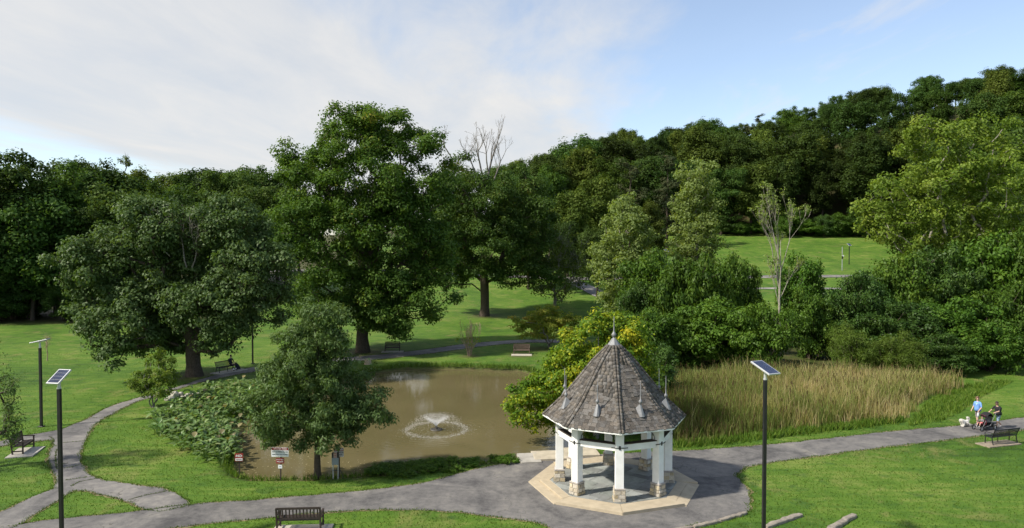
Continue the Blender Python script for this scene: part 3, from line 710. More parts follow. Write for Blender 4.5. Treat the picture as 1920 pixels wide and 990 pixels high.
# ------------------------------------------------------------------ trees
def unit(v): return v / (np.linalg.norm(v, axis=-1, keepdims=True) + 1e-9)
def sph(rng, n): return unit(rng.normal(size=(n, 3)))
def sample_clumps(rng, lobes, n, gap, zmin, inner=0.45, power=0.5, bough=4, spread=2.0):
    """leaf clumps gathered into boughs: the boughs sit on the lobes of the crown, each a drooping flattened spray"""
    L = np.array(lobes, float)
    wgt = (L[:, 3] * L[:, 4] + L[:, 4] * L[:, 5] + L[:, 3] * L[:, 5]); wgt /= wgt.sum()
    nb = max(3, int(n / bough)); m = nb * 30
    k = rng.choice(len(L), m, p=wgt); d = sph(rng, m)
    lump = 1 + 0.16 * np.sin(d[:, 0] * 5 + k) * np.cos(d[:, 1] * 4.3 + d[:, 2] * 3 + k * 2.1)
    r = (inner + (1 - inner) * rng.random(m) ** power) * lump
    P = L[k, :3] + d * L[k, 3:6] * r[:, None]; ok = P[:, 2] > zmin; P = P[ok]; D = d[ok]
    gb = gap * bough ** 0.5 * 0.8; sel = []; keep = np.zeros((0, 3))
    for i, p in enumerate(P):
        if len(sel) >= nb: break
        if len(sel) == 0 or np.min(((keep - p) ** 2).sum(1)) > gb * gb: keep = np.vstack([keep, p]); sel.append(i)
    out = []
    for i in sel:
        c = P[i]; dd = D[i]; kk = max(3, int(rng.normal(bough, bough * 0.35)))
        a = rng.uniform(0, 2 * np.pi, kk); rr = gap * spread * 0.62 * np.sqrt(rng.random(kk)) * rng.uniform(0.7, 1.35)
        q = np.column_stack([np.cos(a) * rr, np.sin(a) * rr, -0.22 * rr + rng.normal(0, gap * 0.5, kk)])
        q[:, 2] += 0.25 * (q[:, :2] @ dd[:2]) * np.sign(dd[2] + 0.35) * -0.6
        out.append(c + q)
    out = np.vstack(out)
    return out[out[:, 2] > zmin * 0.85]
def skeleton(rng, clumps, trunk_pts, rise=0.25, seg=1.1):
    """limbs reach from the trunk to every leaf clump, each joining the nearest limb already there"""
    nodes = [np.array(p, float) for p in trunk_pts]; par = [-1] + list(range(len(trunk_pts) - 1))
    arr = np.zeros((len(nodes) + len(clumps) * 14, 3)); arr[:len(nodes)] = nodes
    pl = np.zeros(len(arr)); n = len(nodes)
    for i in range(1, n): pl[i] = pl[i - 1] + np.linalg.norm(arr[i] - arr[i - 1])
    start = max(1, int(len(trunk_pts) * 0.35))
    tr = arr[start:n]
    order = np.argsort([np.min(np.linalg.norm(tr - c, axis=1)) for c in clumps])
    tips = []
    for ci in order:
        c = clumps[ci]; A = arr[:n]; dv = c - A; dist = np.linalg.norm(dv, axis=1)
        cost = dist + 0.22 * pl[:n] + 1.6 * np.maximum(0, -dv[:, 2] - 0.1 * dist)
        cost[:start] += 50
        j = int(np.argmin(cost)); a = arr[j]; L = dist[j]; k = max(1, int(L / seg)); k = min(k, 12)
        ctrl = (a + c) / 2 + np.array([0, 0, rise * L]) + rng.normal(0, 0.07 * L, 3)
        prev = j
        for i in range(1, k + 1):
            t = i / k; p = (1 - t) ** 2 * a + 2 * t * (1 - t) * ctrl + t * t * c + (rng.normal(0, 0.04 * min(L, 2), 3) if i < k else 0)
            arr[n] = p; par.append(prev); pl[n] = pl[prev] + np.linalg.norm(p - arr[prev]); prev = n; n += 1
        tips.append(prev)
    par = np.array(par); w = np.zeros(n); w[tips] = 1.0
    for i in range(n - 1, 0, -1): w[par[i]] += w[i]
    return arr[:n], par, w
def limb_mesh(nodes, par, w, r_base, n_trunk, r_min=0.012, flare=1.5, expo=2.2, twigs=None):
    r = r_base * (w / max(w[min(2, len(w) - 1)], 1)) ** (1 / expo); r = np.maximum(r, r_min)
    r[0] = r_base * flare
    Vs, Fs, b = [], [], 0
    for ns, sel in ((9, r > 0.12), (5, (r <= 0.12) & (r > 0.035)), (3, r <= 0.035)):
        e = np.nonzero(sel & (par >= 0))[0]
        if not len(e): continue
        A, B = nodes[par[e]], nodes[e]; ra = np.minimum(r[par[e]], r[e] * 1.45); ra[par[e] == 0] = r[0]; rb = r[e]
        d = unit(B - A); ref = np.where(np.abs(d[:, 2:3]) > 0.9, np.array([[1.0, 0, 0]]), np.array([[0, 0, 1.0]]))
        u = unit(np.cross(d, ref)); v = np.cross(d, u)
        ang = np.arange(ns) * 2 * np.pi / ns
        ring = u[:, None, :] * np.cos(ang)[None, :, None] + v[:, None, :] * np.sin(ang)[None, :, None]
        A = A - d * (ra * 0.3)[:, None]
        V = np.concatenate([A[:, None] + ring * ra[:, None, None], B[:, None] + ring * rb[:, None, None]], 1).reshape(-1, 3)
        base = (np.arange(len(e)) * 2 * ns)[:, None, None]
        k = np.arange(ns); q = np.stack([k, (k + 1) % ns, (k + 1) % ns + ns, k + ns], -1)[None]
        F = (base + q).reshape(-1, 4)
        Vs.append(V); Fs.append(F + b); b += len(V)
    if twigs is not None:
        A, B, rr = twigs; d = unit(B - A); u = unit(np.cross(d, np.array([[0.3, 0.2, 0.93]]))); v = np.cross(d, u)
        ang = np.arange(3) * 2 * np.pi / 3; ring = u[:, None, :] * np.cos(ang)[None, :, None] + v[:, None, :] * np.sin(ang)[None, :, None]
        V = np.concatenate([A[:, None] + ring * rr, B[:, None] + ring * rr * 0.4], 1).reshape(-1, 3)
        k = np.arange(3); q = np.stack([k, (k + 1) % 3, (k + 1) % 3 + 3, k + 3], -1)[None]
        F = ((np.arange(len(A)) * 6)[:, None, None] + q).reshape(-1, 4)
        Vs.append(V); Fs.append(F + b); b += len(V)
    return np.vstack(Vs), np.vstack(Fs)
def leaf_cloud(rng, clumps, crad, nleaf, L, W, flat=0.65, droop=0.25, upb=0.5, vfun=None, spread=0.5, vamp=(0.16, 0.12), hang=1.0, rand=0.36):
    m = len(clumps); n = m * nleaf; ci = np.repeat(np.arange(m), nleaf)
    cr = crad * rng.uniform(0.65, 1.3, m)
    d = sph(rng, n); rr = cr[ci] * rng.random(n) ** spread
    off = d * rr[:, None]; off[:, 2] *= flat * np.where(off[:, 2] < 0, hang, 1.0)
    pos = clumps[ci] + off
    nr = unit(0.75 * d + np.array([0, 0, upb]) + rng.normal(0, rand, (n, 3)))
    ax = rng.normal(0, 1, (n, 3)) + d * 0.5; ax[:, 2] -= droop; ax = unit(ax - (ax * nr).sum(1, keepdims=True) * nr)
    sd_ = np.cross(nr, ax)
    l = L * rng.uniform(0.6, 1.3, n)[:, None]; w = W * rng.uniform(0.7, 1.25, n)[:, None]
    b = pos - ax * l * 0.5; mid = pos + nr * (-0.12 * l) * 0
    tip = pos + ax * l * 0.5; tip[:, 2] -= (droop * 0.25 * l)[:, 0]
    s1 = mid + sd_ * w * 0.5 + nr * w * 0.18; s2 = mid - sd_ * w * 0.5 + nr * w * 0.18
    V = np.stack([b, s1, tip, s2], 1).reshape(-1, 3)
    v = 0.42 + vamp[0] * rng.normal(size=m)[ci] + vamp[1] * rng.normal(size=n)
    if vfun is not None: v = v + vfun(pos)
    return V, np.arange(4 * n).reshape(n, 4), np.clip(v, 0, 1)
def trunk_line(rng, h, lean=(0, 0), k=7, wig=0.12):
    z = np.linspace(0, h, k); t = z / h
    return np.column_stack([lean[0] * t + rng.normal(0, wig, k) * (t > 0.05), lean[1] * t + rng.normal(0, wig, k) * (t > 0.05), z - 0.15 * (z == 0)])
def build_tree(seed, lobes, trunk_h, trunk_r, nclump, crad, nleaf, L, W, lmat, bmat, gap=None, zmin=1.0, rise=0.2, lean=(0, 0), twig=0, stems=1, inner=0.45, power=0.5, expo=2.2, wig=0.12, rmin=0.012, shoots=None, bough=4, **kw):
    """meshes of one tree standing at the origin: limbs and leaves"""
    rng = np.random.default_rng(seed)
    cl = sample_clumps(rng, lobes, nclump, gap if gap else crad * 0.62, zmin, inner, power, bough)
    if shoots is not None: cl = np.vstack([cl, shoots])
    LV, LF = [], []; bs = 0
    groups = [cl] if stems == 1 else [cl[rng.integers(0, stems, len(cl)) == i] for i in range(stems)]
    if stems > 1:
        az = np.arctan2(cl[:, 1], cl[:, 0]); gi = ((az + np.pi) / (2 * np.pi) * stems).astype(int) % stems
        groups = [cl[gi == i] for i in range(stems)]
    for i, g in enumerate(groups):
        if len(g) == 0: continue
        ln = lean if stems == 1 else tuple(g[:, :2].mean(0) * 0.55)
        nd, pr, w = skeleton(rng, g, trunk_line(rng, trunk_h, ln, 7, wig), rise)
        tw = None
        if twig:
            ci = np.repeat(np.arange(len(g)), twig); A = g[ci] + rng.normal(0, 0.12, (len(ci), 3))
            dirs = unit(unit(g[ci] - np.array([[0, 0, trunk_h * 0.6]])) * 0.9 + rng.normal(0, 0.55, (len(ci), 3)) + np.array([[0, 0, 0.45]]))
            tw = (A, A + dirs * (crad * rng.uniform(0.4, 1.4, len(ci)))[:, None], rmin * 0.8)
        V, Fq = limb_mesh(nd, pr, w, trunk_r if stems == 1 else trunk_r / stems ** 0.5, 7, rmin, 1.45, expo, tw)
        LV.append(V); LF.append(Fq + bs); bs += len(V)
    tm = np_mesh('trunk', np.vstack(LV), np.vstack(LF), None, None, True); tm.materials.append(bmat)
    cm = None
    if nleaf:
        V, Fq, A = leaf_cloud(rng, cl, crad, nleaf, L, W, **kw)
        cm = np_mesh('crown', V, Fq, A); cm.materials.append(lmat)
    return tm, cm
def bare_limbs(seed, starts, bmat, depth=5, spread=0.42, up=0.25, rmin=0.012, shrink=0.72, name='dead_limbs'):
    """leafless limbs that fork again and again: starts [(point, direction, length, radius)]; returns a mesh and the twig ends"""
    rng = np.random.default_rng(seed); m_ = MB(); ends = []
    def grow(p, d, L, r, k):
        n = 4; pts = [p]; q = p.copy(); dd = d.copy()
        for i in range(n):
            dd = (dd + Vector(rng.normal(0, 0.09, 3)) + Vector((0, 0, up * 0.10))).normalized(); q = q + dd * (L / n); pts.append(q.copy())
        r1 = max(r * 0.62, rmin * 0.7); m_.tube(pts, [r + (r1 - r) * i / n for i in range(n + 1)], 6 if r > 0.06 else 4 if r > 0.03 else 3, False)
        if k == 0: ends.append(pts[-1]); return
        for i in range(rng.integers(2, 4) + (1 if k > 2 else 0)):
            t_ = int(rng.integers(2, n + 1)) if i else n
            nd = (dd * (1 - spread * 0.4) + Vector(rng.normal(0, spread, 3)) + Vector((0, 0, up * 0.5))).normalized()
            grow(pts[t_], nd, L * shrink * rng.uniform(0.7, 1.1), max(r1 * (0.9 if i == 0 else rng.uniform(0.5, 0.8)), rmin * 0.7), k - 1)
    for p, d, L, r in starts: grow(Vector(p), Vector(d).normalized(), L, r, depth)
    me = m_.mesh(name, 0, True); me.materials.append(bmat); return me, np.array([e[:] for e in ends])
def plant(name, meshes, label, cat, loc, rz=0.0, group=None, scale=(1, 1, 1)):
    t = thing(name, label, cat, loc, rz, group); t.scale = scale
    obj('trunk' if name.endswith('tree') or name == 'sapling' else 'stem', meshes[0], None, t)
    if meshes[1] is not None: obj('crown' if name.endswith('tree') else 'foliage', meshes[1], None, t)
    return t
def px_lobes(base_px, rows, tree=None, depth=1.0):
    """lobes read off the photograph: (centre px, centre row, half width px, half height px, offset in depth, depth ratio) at the distance of the foot"""
    b = base_px; s = b[1] / F_PX; out = []
    for (cx, cyy, hw, hh, dy, dr) in rows:
        out.append((AT(cx, b[1]) - b[0], dy, TOPZ(cyy, b[1]) - b[2], hw * s, hw * s * dr, hh * s))
    return out

# -- the large oak in the middle
b = G(680, 660)
lb = px_lobes(b, [(685, 300, 95, 105, 0, 1.1), (590, 345, 78, 85, 1, 1.1), (775, 330, 78, 95, -1, 1.1), (600, 450, 95, 85, -1.5, 1.0), (750, 460, 95, 95, 1.5, 1.0), (680, 420, 120, 120, 0, 1.0),
                  (625, 545, 85, 55, -2, 1.0), (765, 555, 75, 70, -1, 1.0), (640, 225, 55, 36, 0, 1.0), (735, 235, 55, 32, 1, 1.0), (540, 300, 28, 30, 0, 1), (700, 560, 90, 50, 3, 1), (640, 585, 55, 32, -3, 1), (735, 592, 60, 32, -2, 1), (795, 580, 34, 34, -2, 1), (590, 580, 34, 30, -2, 1), (690, 350, 110, 90, 0, 0.9), (812, 410, 42, 80, 0, 1), (800, 330, 50, 60, 1, 1)])
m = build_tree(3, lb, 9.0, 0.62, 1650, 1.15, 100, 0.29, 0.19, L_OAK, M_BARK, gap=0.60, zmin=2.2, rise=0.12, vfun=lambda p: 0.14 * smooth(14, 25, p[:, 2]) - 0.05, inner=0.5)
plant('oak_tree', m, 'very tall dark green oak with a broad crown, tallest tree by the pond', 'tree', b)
# -- the second oak with dead limbs above its crown
b = G(908, 597)
lb = px_lobes(b, [(905, 380, 95, 60, 0, 1.1), (850, 430, 70, 70, -2, 1), (970, 420, 75, 75, 1, 1), (905, 460, 95, 55, -2, 1), (1005, 480, 50, 50, 0, 1), (855, 330, 40, 45, 2, 1), (845, 390, 45, 60, 1, 1), (1000, 400, 50, 50, 1, 1), (960, 345, 55, 35, 2, 1), (840, 500, 45, 35, 1, 1), (960, 515, 45, 25, -2, 1)])
m = build_tree(4, lb, 11.0, 0.66, 1080, 1.35, 85, 0.36, 0.23, L_OAK2, M_BARK, gap=0.8, zmin=4.5, rise=0.15, inner=0.4)
o2 = plant('oak_tree', m, 'dark oak with bare dead limbs above its crown, straight trunk on the lawn', 'tree', b)
def lp(px, py, dy=0.0): return (AT(px, b[1]) - b[0], dy, TOPZ(py, b[1]) - b[2])
def ldir(p, q): return tuple(np.array(q) - np.array(p))
st_ = []
for p_, q_, r_ in (((905, 330), (890, 240), 0.15), ((915, 330), (925, 225), 0.17), ((925, 340), (955, 270), 0.12), ((850, 300), (825, 235), 0.10), ((895, 330), (868, 250), 0.12), ((915, 320), (912, 240), 0.12)):
    A_, B_ = lp(*p_), lp(*q_); st_.append((A_, ldir(A_, B_), np.linalg.norm(ldir(A_, B_)) * 0.52, r_))
for k_, q_ in enumerate(st_): obj('dead_limb', bare_limbs(5 + k_, [q_], M_BARK_GREY, 4, 0.30, 0.35, 0.02, 0.62, 'dead_limb')[0], None, o2)
# -- the spreading maple on the left
b = G(365, 705)
lb = px_lobes(b, [(196, 500, 53.32, 57.04, -1.9, 0.96), (256, 440, 51.6, 41.4, -0.5, 0.96), (320, 430, 73.1, 46, -0.5, 0.96), (430, 430, 73.1, 55.2, -0.5, 0.88), (490, 500, 60.2, 64.4, -1.9, 0.88), (330, 520, 81.7, 46, 0.2, 0.8), (266, 590, 55.9, 50.6, -3.3, 0.8), (251, 640, 34.4, 38.64, -3.3, 0.8),
                  (420, 560, 81.7, 41.4, -2.6, 0.8), (430, 620, 34.4, 32.2, -1.9, 0.8), (300, 620, 55.9, 41.4, 0.55, 0.8), (181, 575, 24.08, 36.8, -2.6, 0.8), (520, 560, 34.4, 36.8, -1.2, 0.8), (271, 395, 25.8, 16.56, -1.2, 0.8)])
m = build_tree(7, lb, 6.0, 0.60, 1000, 0.95, 105, 0.25, 0.18, L_MAPLE, M_BARK, gap=0.66, zmin=1.8, rise=0.14, inner=0.5, droop=0.5, lean=(-0.5, 0))
mt = plant('maple_tree', m, 'wide spreading silvery green maple on the left, thick dark trunk beside the path', 'tree', b)
st_ = []
for p_, q_, r_ in (((370, 500), (345, 395), 0.07), ((380, 500), (415, 390), 0.07), ((340, 480), (300, 430), 0.05)):
    A_, B_ = lp(*p_, -2.0), lp(*q_, -2.5); st_.append((A_, ldir(A_, B_), np.linalg.norm(ldir(A_, B_)) * 0.5, r_))
for k_, q_ in enumerate(st_): obj('dead_limb', bare_limbs(16 + k_, [q_], M_BARK_GREY, 4, 0.4, 0.2, 0.012, 0.66, 'dead_limb')[0], None, mt)
# -- the young ash in front of the pond
b = G(595, 893)
lb = px_lobes(b, [(592, 640, 62, 68, 0, 1), (580, 700, 85, 50, 0, 1), (540, 760, 62, 48, -0.4, 1), (600, 770, 90, 50, 0.3, 1), (660, 745, 62, 45, 0.2, 1), (705, 770, 34, 28, 0, 1), (520, 800, 40, 26, 0, 1), (620, 815, 62, 24, -0.3, 1), (530, 715, 40, 40, 0.3, 1), (610, 595, 34, 28, 0, 1)])
m = build_tree(9, lb, 7.4, 0.135, 760, 0.46, 70, 0.19, 0.066, L_ASH, M_BARK, gap=0.33, zmin=1.85, rise=0.25, inner=0.3, droop=0.6, wig=0.04, rmin=0.008, upb=0.35)
plant('ash_tree', m, 'young leafy ash with a slim trunk on the near pond bank between the signs', 'tree', b)
# -- the small bright tree at the left bend of the path
b = G(287, 764)
lb = px_lobes(b, [(285, 690, 30, 30, 0, 1), (265, 715, 26, 24, 0, 1), (305, 712, 22, 22, 0, 1), (285, 725, 38, 16, 0, 1), (288, 672, 14, 14, 0, 1)])
m = build_tree(10, lb, 1.5, 0.09, 190, 0.32, 46, 0.15, 0.085, L_LIME, M_BARK_GREY, gap=0.22, zmin=0.75, rise=0.1, stems=4, rmin=0.012)
plant('small_tree', m, 'small bright green bushy tree with several thin stems beside the curving path', 'tree', b)
# -- the yellowing tree behind the gazebo
b = G(1118, 822)
lb = px_lobes(b, [(1120, 680, 70, 60, 0, 1), (1062, 695, 46, 42, 0.5, 1), (1010, 745, 55, 45, -0.3, 1), (1080, 730, 75, 55, 0, 1), (1160, 660, 50, 45, 0.5, 1), (1190, 700, 48, 50, 0, 1), (985, 770, 30, 34, 0, 1), (1130, 618, 40, 34, 0, 1), (1072, 645, 30, 28, 0, 1), (1180, 630, 36, 30, 0, 1), (1100, 612, 22, 18, 0, 1), (1150, 740, 70, 50, 1, 1), (1040, 775, 45, 26, 0, 1)])
def gold(p): return 0.27 * smooth(0.0, 0.75, wob(p[:, 0] * 1.0, p[:, 2] * 1.0 + p[:, 1], 0.9, 0.4)) + 0.12 * smooth(2, 6, p[:, 2]) - 0.15 + 0.12 * smooth(1.9, 0.4, np.hypot(p[:, 0] - 0.3, p[:, 2] - 4.3))
m = build_tree(12, lb, 2.6, 0.17, 640, 0.52, 62, 0.20, 0.125, L_GOLD, M_BARK_GREY, gap=0.36, zmin=0.4, rise=0.15, inner=0.45, vfun=gold, stems=3)
plant('small_tree', m, 'leafy green tree turning bright yellow, behind the gazebo roof', 'tree', b)
b = G(1238, 772)
lb = px_lobes(b, [(1238, 690, 34, 45, 0, 1), (1225, 725, 40, 34, 0, 1), (1255, 735, 22, 30, 0, 1)])
m = build_tree(13, lb, 2.2, 0.10, 240, 0.42, 60, 0.15, 0.09, L_DARK, M_BARK, gap=0.3, zmin=0.3, stems=3)
plant('small_tree', m, 'small dark glossy evergreen tree right of the gazebo roof', 'tree', b)
# -- shrub with bare red-brown stems on the far bank
b = G(880, 667)
lb = px_lobes(b, [(878, 620, 22, 28, 0, 1), (882, 600, 20, 14, 0, 1)])
rngv = np.random.default_rng(21); st_ = []
for k_ in range(11):
    a_ = rngv.uniform(0, 6.28); t_ = rngv.uniform(0.08, 0.42); st_.append(((math.cos(a_) * 0.12, math.sin(a_) * 0.12, -0.05), (math.cos(a_) * t_, math.sin(a_) * t_, 1), rngv.uniform(1.3, 1.9), 0.04))
m = bare_limbs(14, st_, M_TWIG_RED, 3, 0.16, 0.5, 0.014, 0.62, 'stem')
rngv = np.random.default_rng(3)
V, Fq, A = leaf_cloud(rngv, sample_clumps(rngv, px_lobes(b, [(878, 640, 26, 16, 0, 1), (862, 640, 10, 8, 0, 1)]), 34, 0.25, 0.5), 0.36, 12, 0.12, 0.08)
fm = np_mesh('foliage', V, Fq, A); fm.materials.append(L_RUST)
plant('shrub', (m[0], fm), 'half bare shrub with upright red brown stems on the far bank', 'shrub', b)
# -- small rusty tree by the wooden bench and the thin grey tree behind it
b = G(1030, 652)
lb = px_lobes(b, [(1030, 612, 42, 20, 0, 1), (990, 612, 28, 18, 0, 1), (1065, 610, 24, 18, 0, 1), (1020, 590, 36, 16, 0, 1)])
m = build_tree(15, lb, 2.0, 0.12, 190, 0.62, 48, 0.24, 0.15, L_RUST, M_BARK_GREY, gap=0.45, zmin=1.2, flat=0.4, stems=3, rmin=0.016)
plant('small_tree', m, 'low rust tinged spreading tree behind the brown wooden bench', 'tree', b)
b = G(1040, 592)
lb = px_lobes(b, [(1040, 520, 50, 40, 0, 1), (1010, 510, 30, 30, 0, 1), (1075, 505, 28, 30, 0, 1), (1040, 470, 45, 40, 0, 1)])
m = build_tree(16, lb, 5.0, 0.24, 170, 1.3, 36, 0.36, 0.20, L_WOOD2, M_BARK_GREY, gap=1.0, zmin=1.2, twig=5, expo=2.0, rmin=0.025)
plant('thin_tree', m, 'thin grey branched tree with sparse leaves near the fork of the far path', 'tree', b)
# -- two tall pale poplars
b = np.array([AT(1172, 88), 88, 0.0])
lb = px_lobes(b, [(1172, 420, 38.4, 55, 0, 1), (1160, 500, 44, 60, 0, 1), (1195, 470, 35.2, 60, 0, 1), (1170, 580, 41.6, 50, 0, 1), (1172, 385, 22.4, 18, 0, 1), (1130, 470, 17.6, 24, 0, 1)])
m = build_tree(17, lb, 13, 0.26, 420, 0.95, 62, 0.30, 0.21, L_POPLAR, M_BARK_PALE, gap=0.72, zmin=2, inner=0.35, droop=0.5, rise=0.3, upb=0.3)
plant('poplar_tree', m, 'shorter pale green poplar with fluttering leaves, just right of the far path', 'tree', b)
b = np.array([AT(1305, 92), 92, 0.0])
lb = px_lobes(b, [(1305, 380, 36.8, 50, 0, 1), (1308, 350, 28.8, 45, 0, 1), (1305, 440, 44.8, 50, 0, 1), (1305, 500, 43.2, 45, 0, 1), (1315, 320, 16, 20, 0, 1), (1285, 325, 12.8, 20, 0, 1), (1305, 560, 40, 40, 0, 1)])
m = build_tree(18, lb, 17, 0.26, 460, 0.95, 62, 0.30, 0.21, L_POPLAR, M_BARK_PALE, gap=0.72, zmin=2, inner=0.35, droop=0.5, rise=0.35, upb=0.2)
plant('poplar_tree', m, 'taller upright pale poplar standing in front of the far field', 'tree', b)
# -- the dying tree with white limbs
b = np.array([AT(1462, 68), 68, 0.0])
A_ = lp(1462, 500); B_ = lp(1464, 455); C_ = lp(1455, 530)
st_ = [((0, 0, -0.1), (0.02, 0, 1), 4.6, 0.15)]
st_ = [(lp(1462, 560), ldir(lp(1462, 560), lp(1466, 440)), 4.6, 0.085), (lp(1461, 540), ldir(lp(1461, 540), lp(1445, 440)), 4.0, 0.06), (lp(1463, 520), ldir(lp(1463, 520), lp(1477, 430)), 3.8, 0.055), (lp(1462, 500), ldir(lp(1462, 500), lp(1458, 400)), 4.0, 0.06), (lp(1462, 560), ldir(lp(1462, 560), lp(1500, 500)), 2.2, 0.045), (lp(1461, 570), ldir(lp(1461, 570), lp(1432, 490)), 2.4, 0.04)]
lims = [bare_limbs(19 + k_, [(q_[0], q_[1], q_[2] * 1.0, q_[3])], M_BARK_PALE, 4, 0.22, 0.7, 0.012, 0.60, 'limb') for k_, q_ in enumerate(st_)]; ends = np.vstack([q_[1] for q_ in lims])
tm_ = MB(); tm_.tube([(0, 0, -0.1), (0.03, 0, 3), lp(1462, 560), lp(1464, 500), lp(1463, 450)], [0.15, 0.125, 0.09, 0.05, 0.015], 8); tmm = tm_.mesh('trunk', 0, True); tmm.materials.append(M_BARK_PALE)
rngv = np.random.default_rng(8); cl = ends[rngv.random(len(ends)) < 0.45]
V, Fq, A = leaf_cloud(rngv, cl, 0.38, 9, 0.18, 0.12)
fm = np_mesh('crown', V, Fq, A + 0.15); fm.materials.append(L_POPLAR); m = (tmm, None)
dt = plant('dying_tree', (m[0], fm), 'dying tree with bare white limbs and few leaves above the shrubs', 'tree', b)
for q_ in lims: obj('limb', q_[0], None, dt)
# -- the big lime green cottonwoods
b = np.array([AT(1790, 82), 82, 0.0])
lb = px_lobes(b, [(1750, 290, 85, 62, 0, 1), (1840, 290, 70, 62, 1, 1), (1700, 370, 80, 60, -1, 1), (1790, 360, 95, 75, 1, 1), (1860, 370, 60, 70, 0, 1), (1665, 420, 55, 40, 0, 1), (1745, 440, 85, 45, 0, 1), (1830, 450, 70, 45, 0, 1), (1650, 395, 40, 26, 0, 1), (1735, 240, 30, 22, 0, 1), (1850, 235, 36, 22, 0, 1)])
m = build_tree(20, lb, 10, 0.42, 640, 1.1, 75, 0.32, 0.24, L_LIME, M_BARK_PALE, gap=0.8, zmin=3, inner=0.4, rise=0.1, upb=0.35, stems=4, rmin=0.02)
plant('cottonwood_tree', m, 'large lime green cottonwood with pale limbs rising above the dark bushes', 'tree', b)
b = np.array([AT(1935, 88), 88, 0.0])
lb = px_lobes(b, [(1925, 400, 50, 70, 0, 1), (1910, 340, 30, 35, 0, 1), (1960, 340, 60, 80, 0, 1), (1925, 470, 60, 50, 0, 1)])
m = build_tree(21, lb, 9, 0.3, 280, 1.1, 62, 0.32, 0.24, L_LIME, M_BARK_PALE, gap=0.85, zmin=3, inner=0.4, stems=2, rmin=0.02)
plant('cottonwood_tree', m, 'narrow lime green cottonwood cut by the right edge of the picture', 'tree', b)
# -- weeping tree whose twigs hang in at the left edge
b = np.array([-28.6, 35.0, 0.0])
rngv = np.random.default_rng(5)
hx = []
for cx, cy_, n_ in ((8, 715, 6), (14, 765, 8), (4, 800, 7), (22, 790, 5), (10, 740, 6), (-30, 720, 14), (-50, 780, 14), (-25, 650, 10), (-60, 600, 14), (10, 812, 5)):
    for _ in range(n_):
        yy = 35 + rngv.normal(0, 0.5); hx.append((AT(cx + rngv.normal(0, 9), yy) - b[0], yy - b[1], TOPZ(cy_ + rngv.normal(0, 9), yy)))
m = build_tree(22, [(0, 0, 6.4, 1.4, 1.8, 1.0), (-1.5, 0, 5, 1.6, 2, 1.8)], 4.5, 0.2, 60, 0.35, 46, 0.11, 0.07, L_ASH, M_BARK, gap=0.3, zmin=1.5, flat=1.5, droop=0.9, rise=0.5, shoots=np.array(hx), rmin=0.007)
plant('weeping_tree', m, 'weeping tree with thin hanging twigs at the left edge of the picture', 'tree', b)
# -- bare sapling on the left lawn
b = G(88, 676)
m = build_tree(23, [(0, 0, 1.9, 0.25, 0.25, 0.7)], 1.9, 0.045, 14, 0.35, 0, 0, 0, None, M_TWIG_RED, gap=0.12, bough=1, zmin=1.0, twig=3, rmin=0.008, wig=0.03)
plant('sapling', m, 'thin bare sapling alone on the left lawn behind the lamp', 'tree', b)

# -- bushes: a few kinds, each copied and turned
def bush_kind(seed, lmat, w, h, nc=210, nl=62, crad=0.62, L=0.24, W=0.13, stems=5, flat=0.7, droop=0.4, **kw):
    rng = np.random.default_rng(seed)
    lob = [(0, 0, h * 0.5, w * 0.42, w * 0.42, h * 0.42)]
    for i in range(6):
        a = rng.uniform(0, 6.28); lob.append((math.cos(a) * w * 0.26, math.sin(a) * w * 0.26, h * rng.uniform(0.3, 0.75), w * 0.25, w * 0.25, h * 0.25))
    return build_tree(seed, lob, h * 0.35, 0.14, nc, crad, nl, L, W, lmat, M_BARK, gap=crad * 0.6, zmin=0.12, stems=stems, flat=flat, droop=droop, **kw)
BK = [bush_kind(40, L_SHRUB, 6.0, 5.0, 300), bush_kind(41, L_SHRUB, 5.0, 5.6, 280), bush_kind(42, L_SHRUB, 7.0, 4.4, 300), bush_kind(43, L_DARK, 6.0, 6.0, 330, 62, 0.6, 0.2, 0.11), bush_kind(44, L_WILLOW, 3.4, 3.2, 230, 70, 0.42, 0.22, 0.035, 7, 0.9, 0.2)]
def bush(k, px, py_top, y, wpx, label, group=None, rz=None):
    """a bush whose top and width are read off the photograph at distance y"""
    x = AT(px, y); zb = terr1(x, y); h = TOPZ(py_top, y) - zb; w = wpx / F_PX * y
    me = BK[k]; dims = {0: (6.0, 5.0), 1: (5.0, 5.6), 2: (7.0, 4.4), 3: (6.0, 6.0), 4: (3.4, 3.2)}[k]
    s = w / dims[0] / 0.98; sz = h / dims[1] / 1.0
    return plant('shrub' if k != 4 else 'willow_shrub', me, label, 'shrub', (x, y, zb), random.uniform(0, 6.28) if rz is None else rz, group, (s, s, sz))
for k, px, pt, y, w, lab in [
    (0, 1170, 585, 60, 110, 'rounded leafy shrub behind the gazebo spire, left end of the shrub belt'),
    (1, 1230, 462, 76, 125, 'tall shrub at the foot of the shorter poplar'),
    (2, 1290, 478, 72, 150, 'broad bright shrub in the middle of the shrub belt below the taller poplar'),
    (0, 1250, 575, 66, 140, 'low shrub right behind the reeds beside the gazebo roof'),
    (1, 1350, 555, 66, 140, 'shrub behind the reeds left of the right solar lamp'),
    (0, 1392, 470, 78, 85, 'upright shrub left of the dying white limbed tree'),
    (1, 1502, 468, 82, 85, 'tall shrub directly behind the dying white limbed tree'),
    (2, 1435, 570, 64, 140, 'spreading shrub behind the reeds above the right solar lamp'),
    (0, 1520, 540, 70, 100, 'shrub below the gap that shows the far field'),
    (3, 1205, 520, 74, 100, 'dark shrub in the shade under the shorter poplar'),
    (2, 1335, 490, 76, 130, 'shrub below the taller poplar, towards the dying tree'),
    ]: bush(k, px, pt, y, w, lab, 'shrubs behind the reeds')
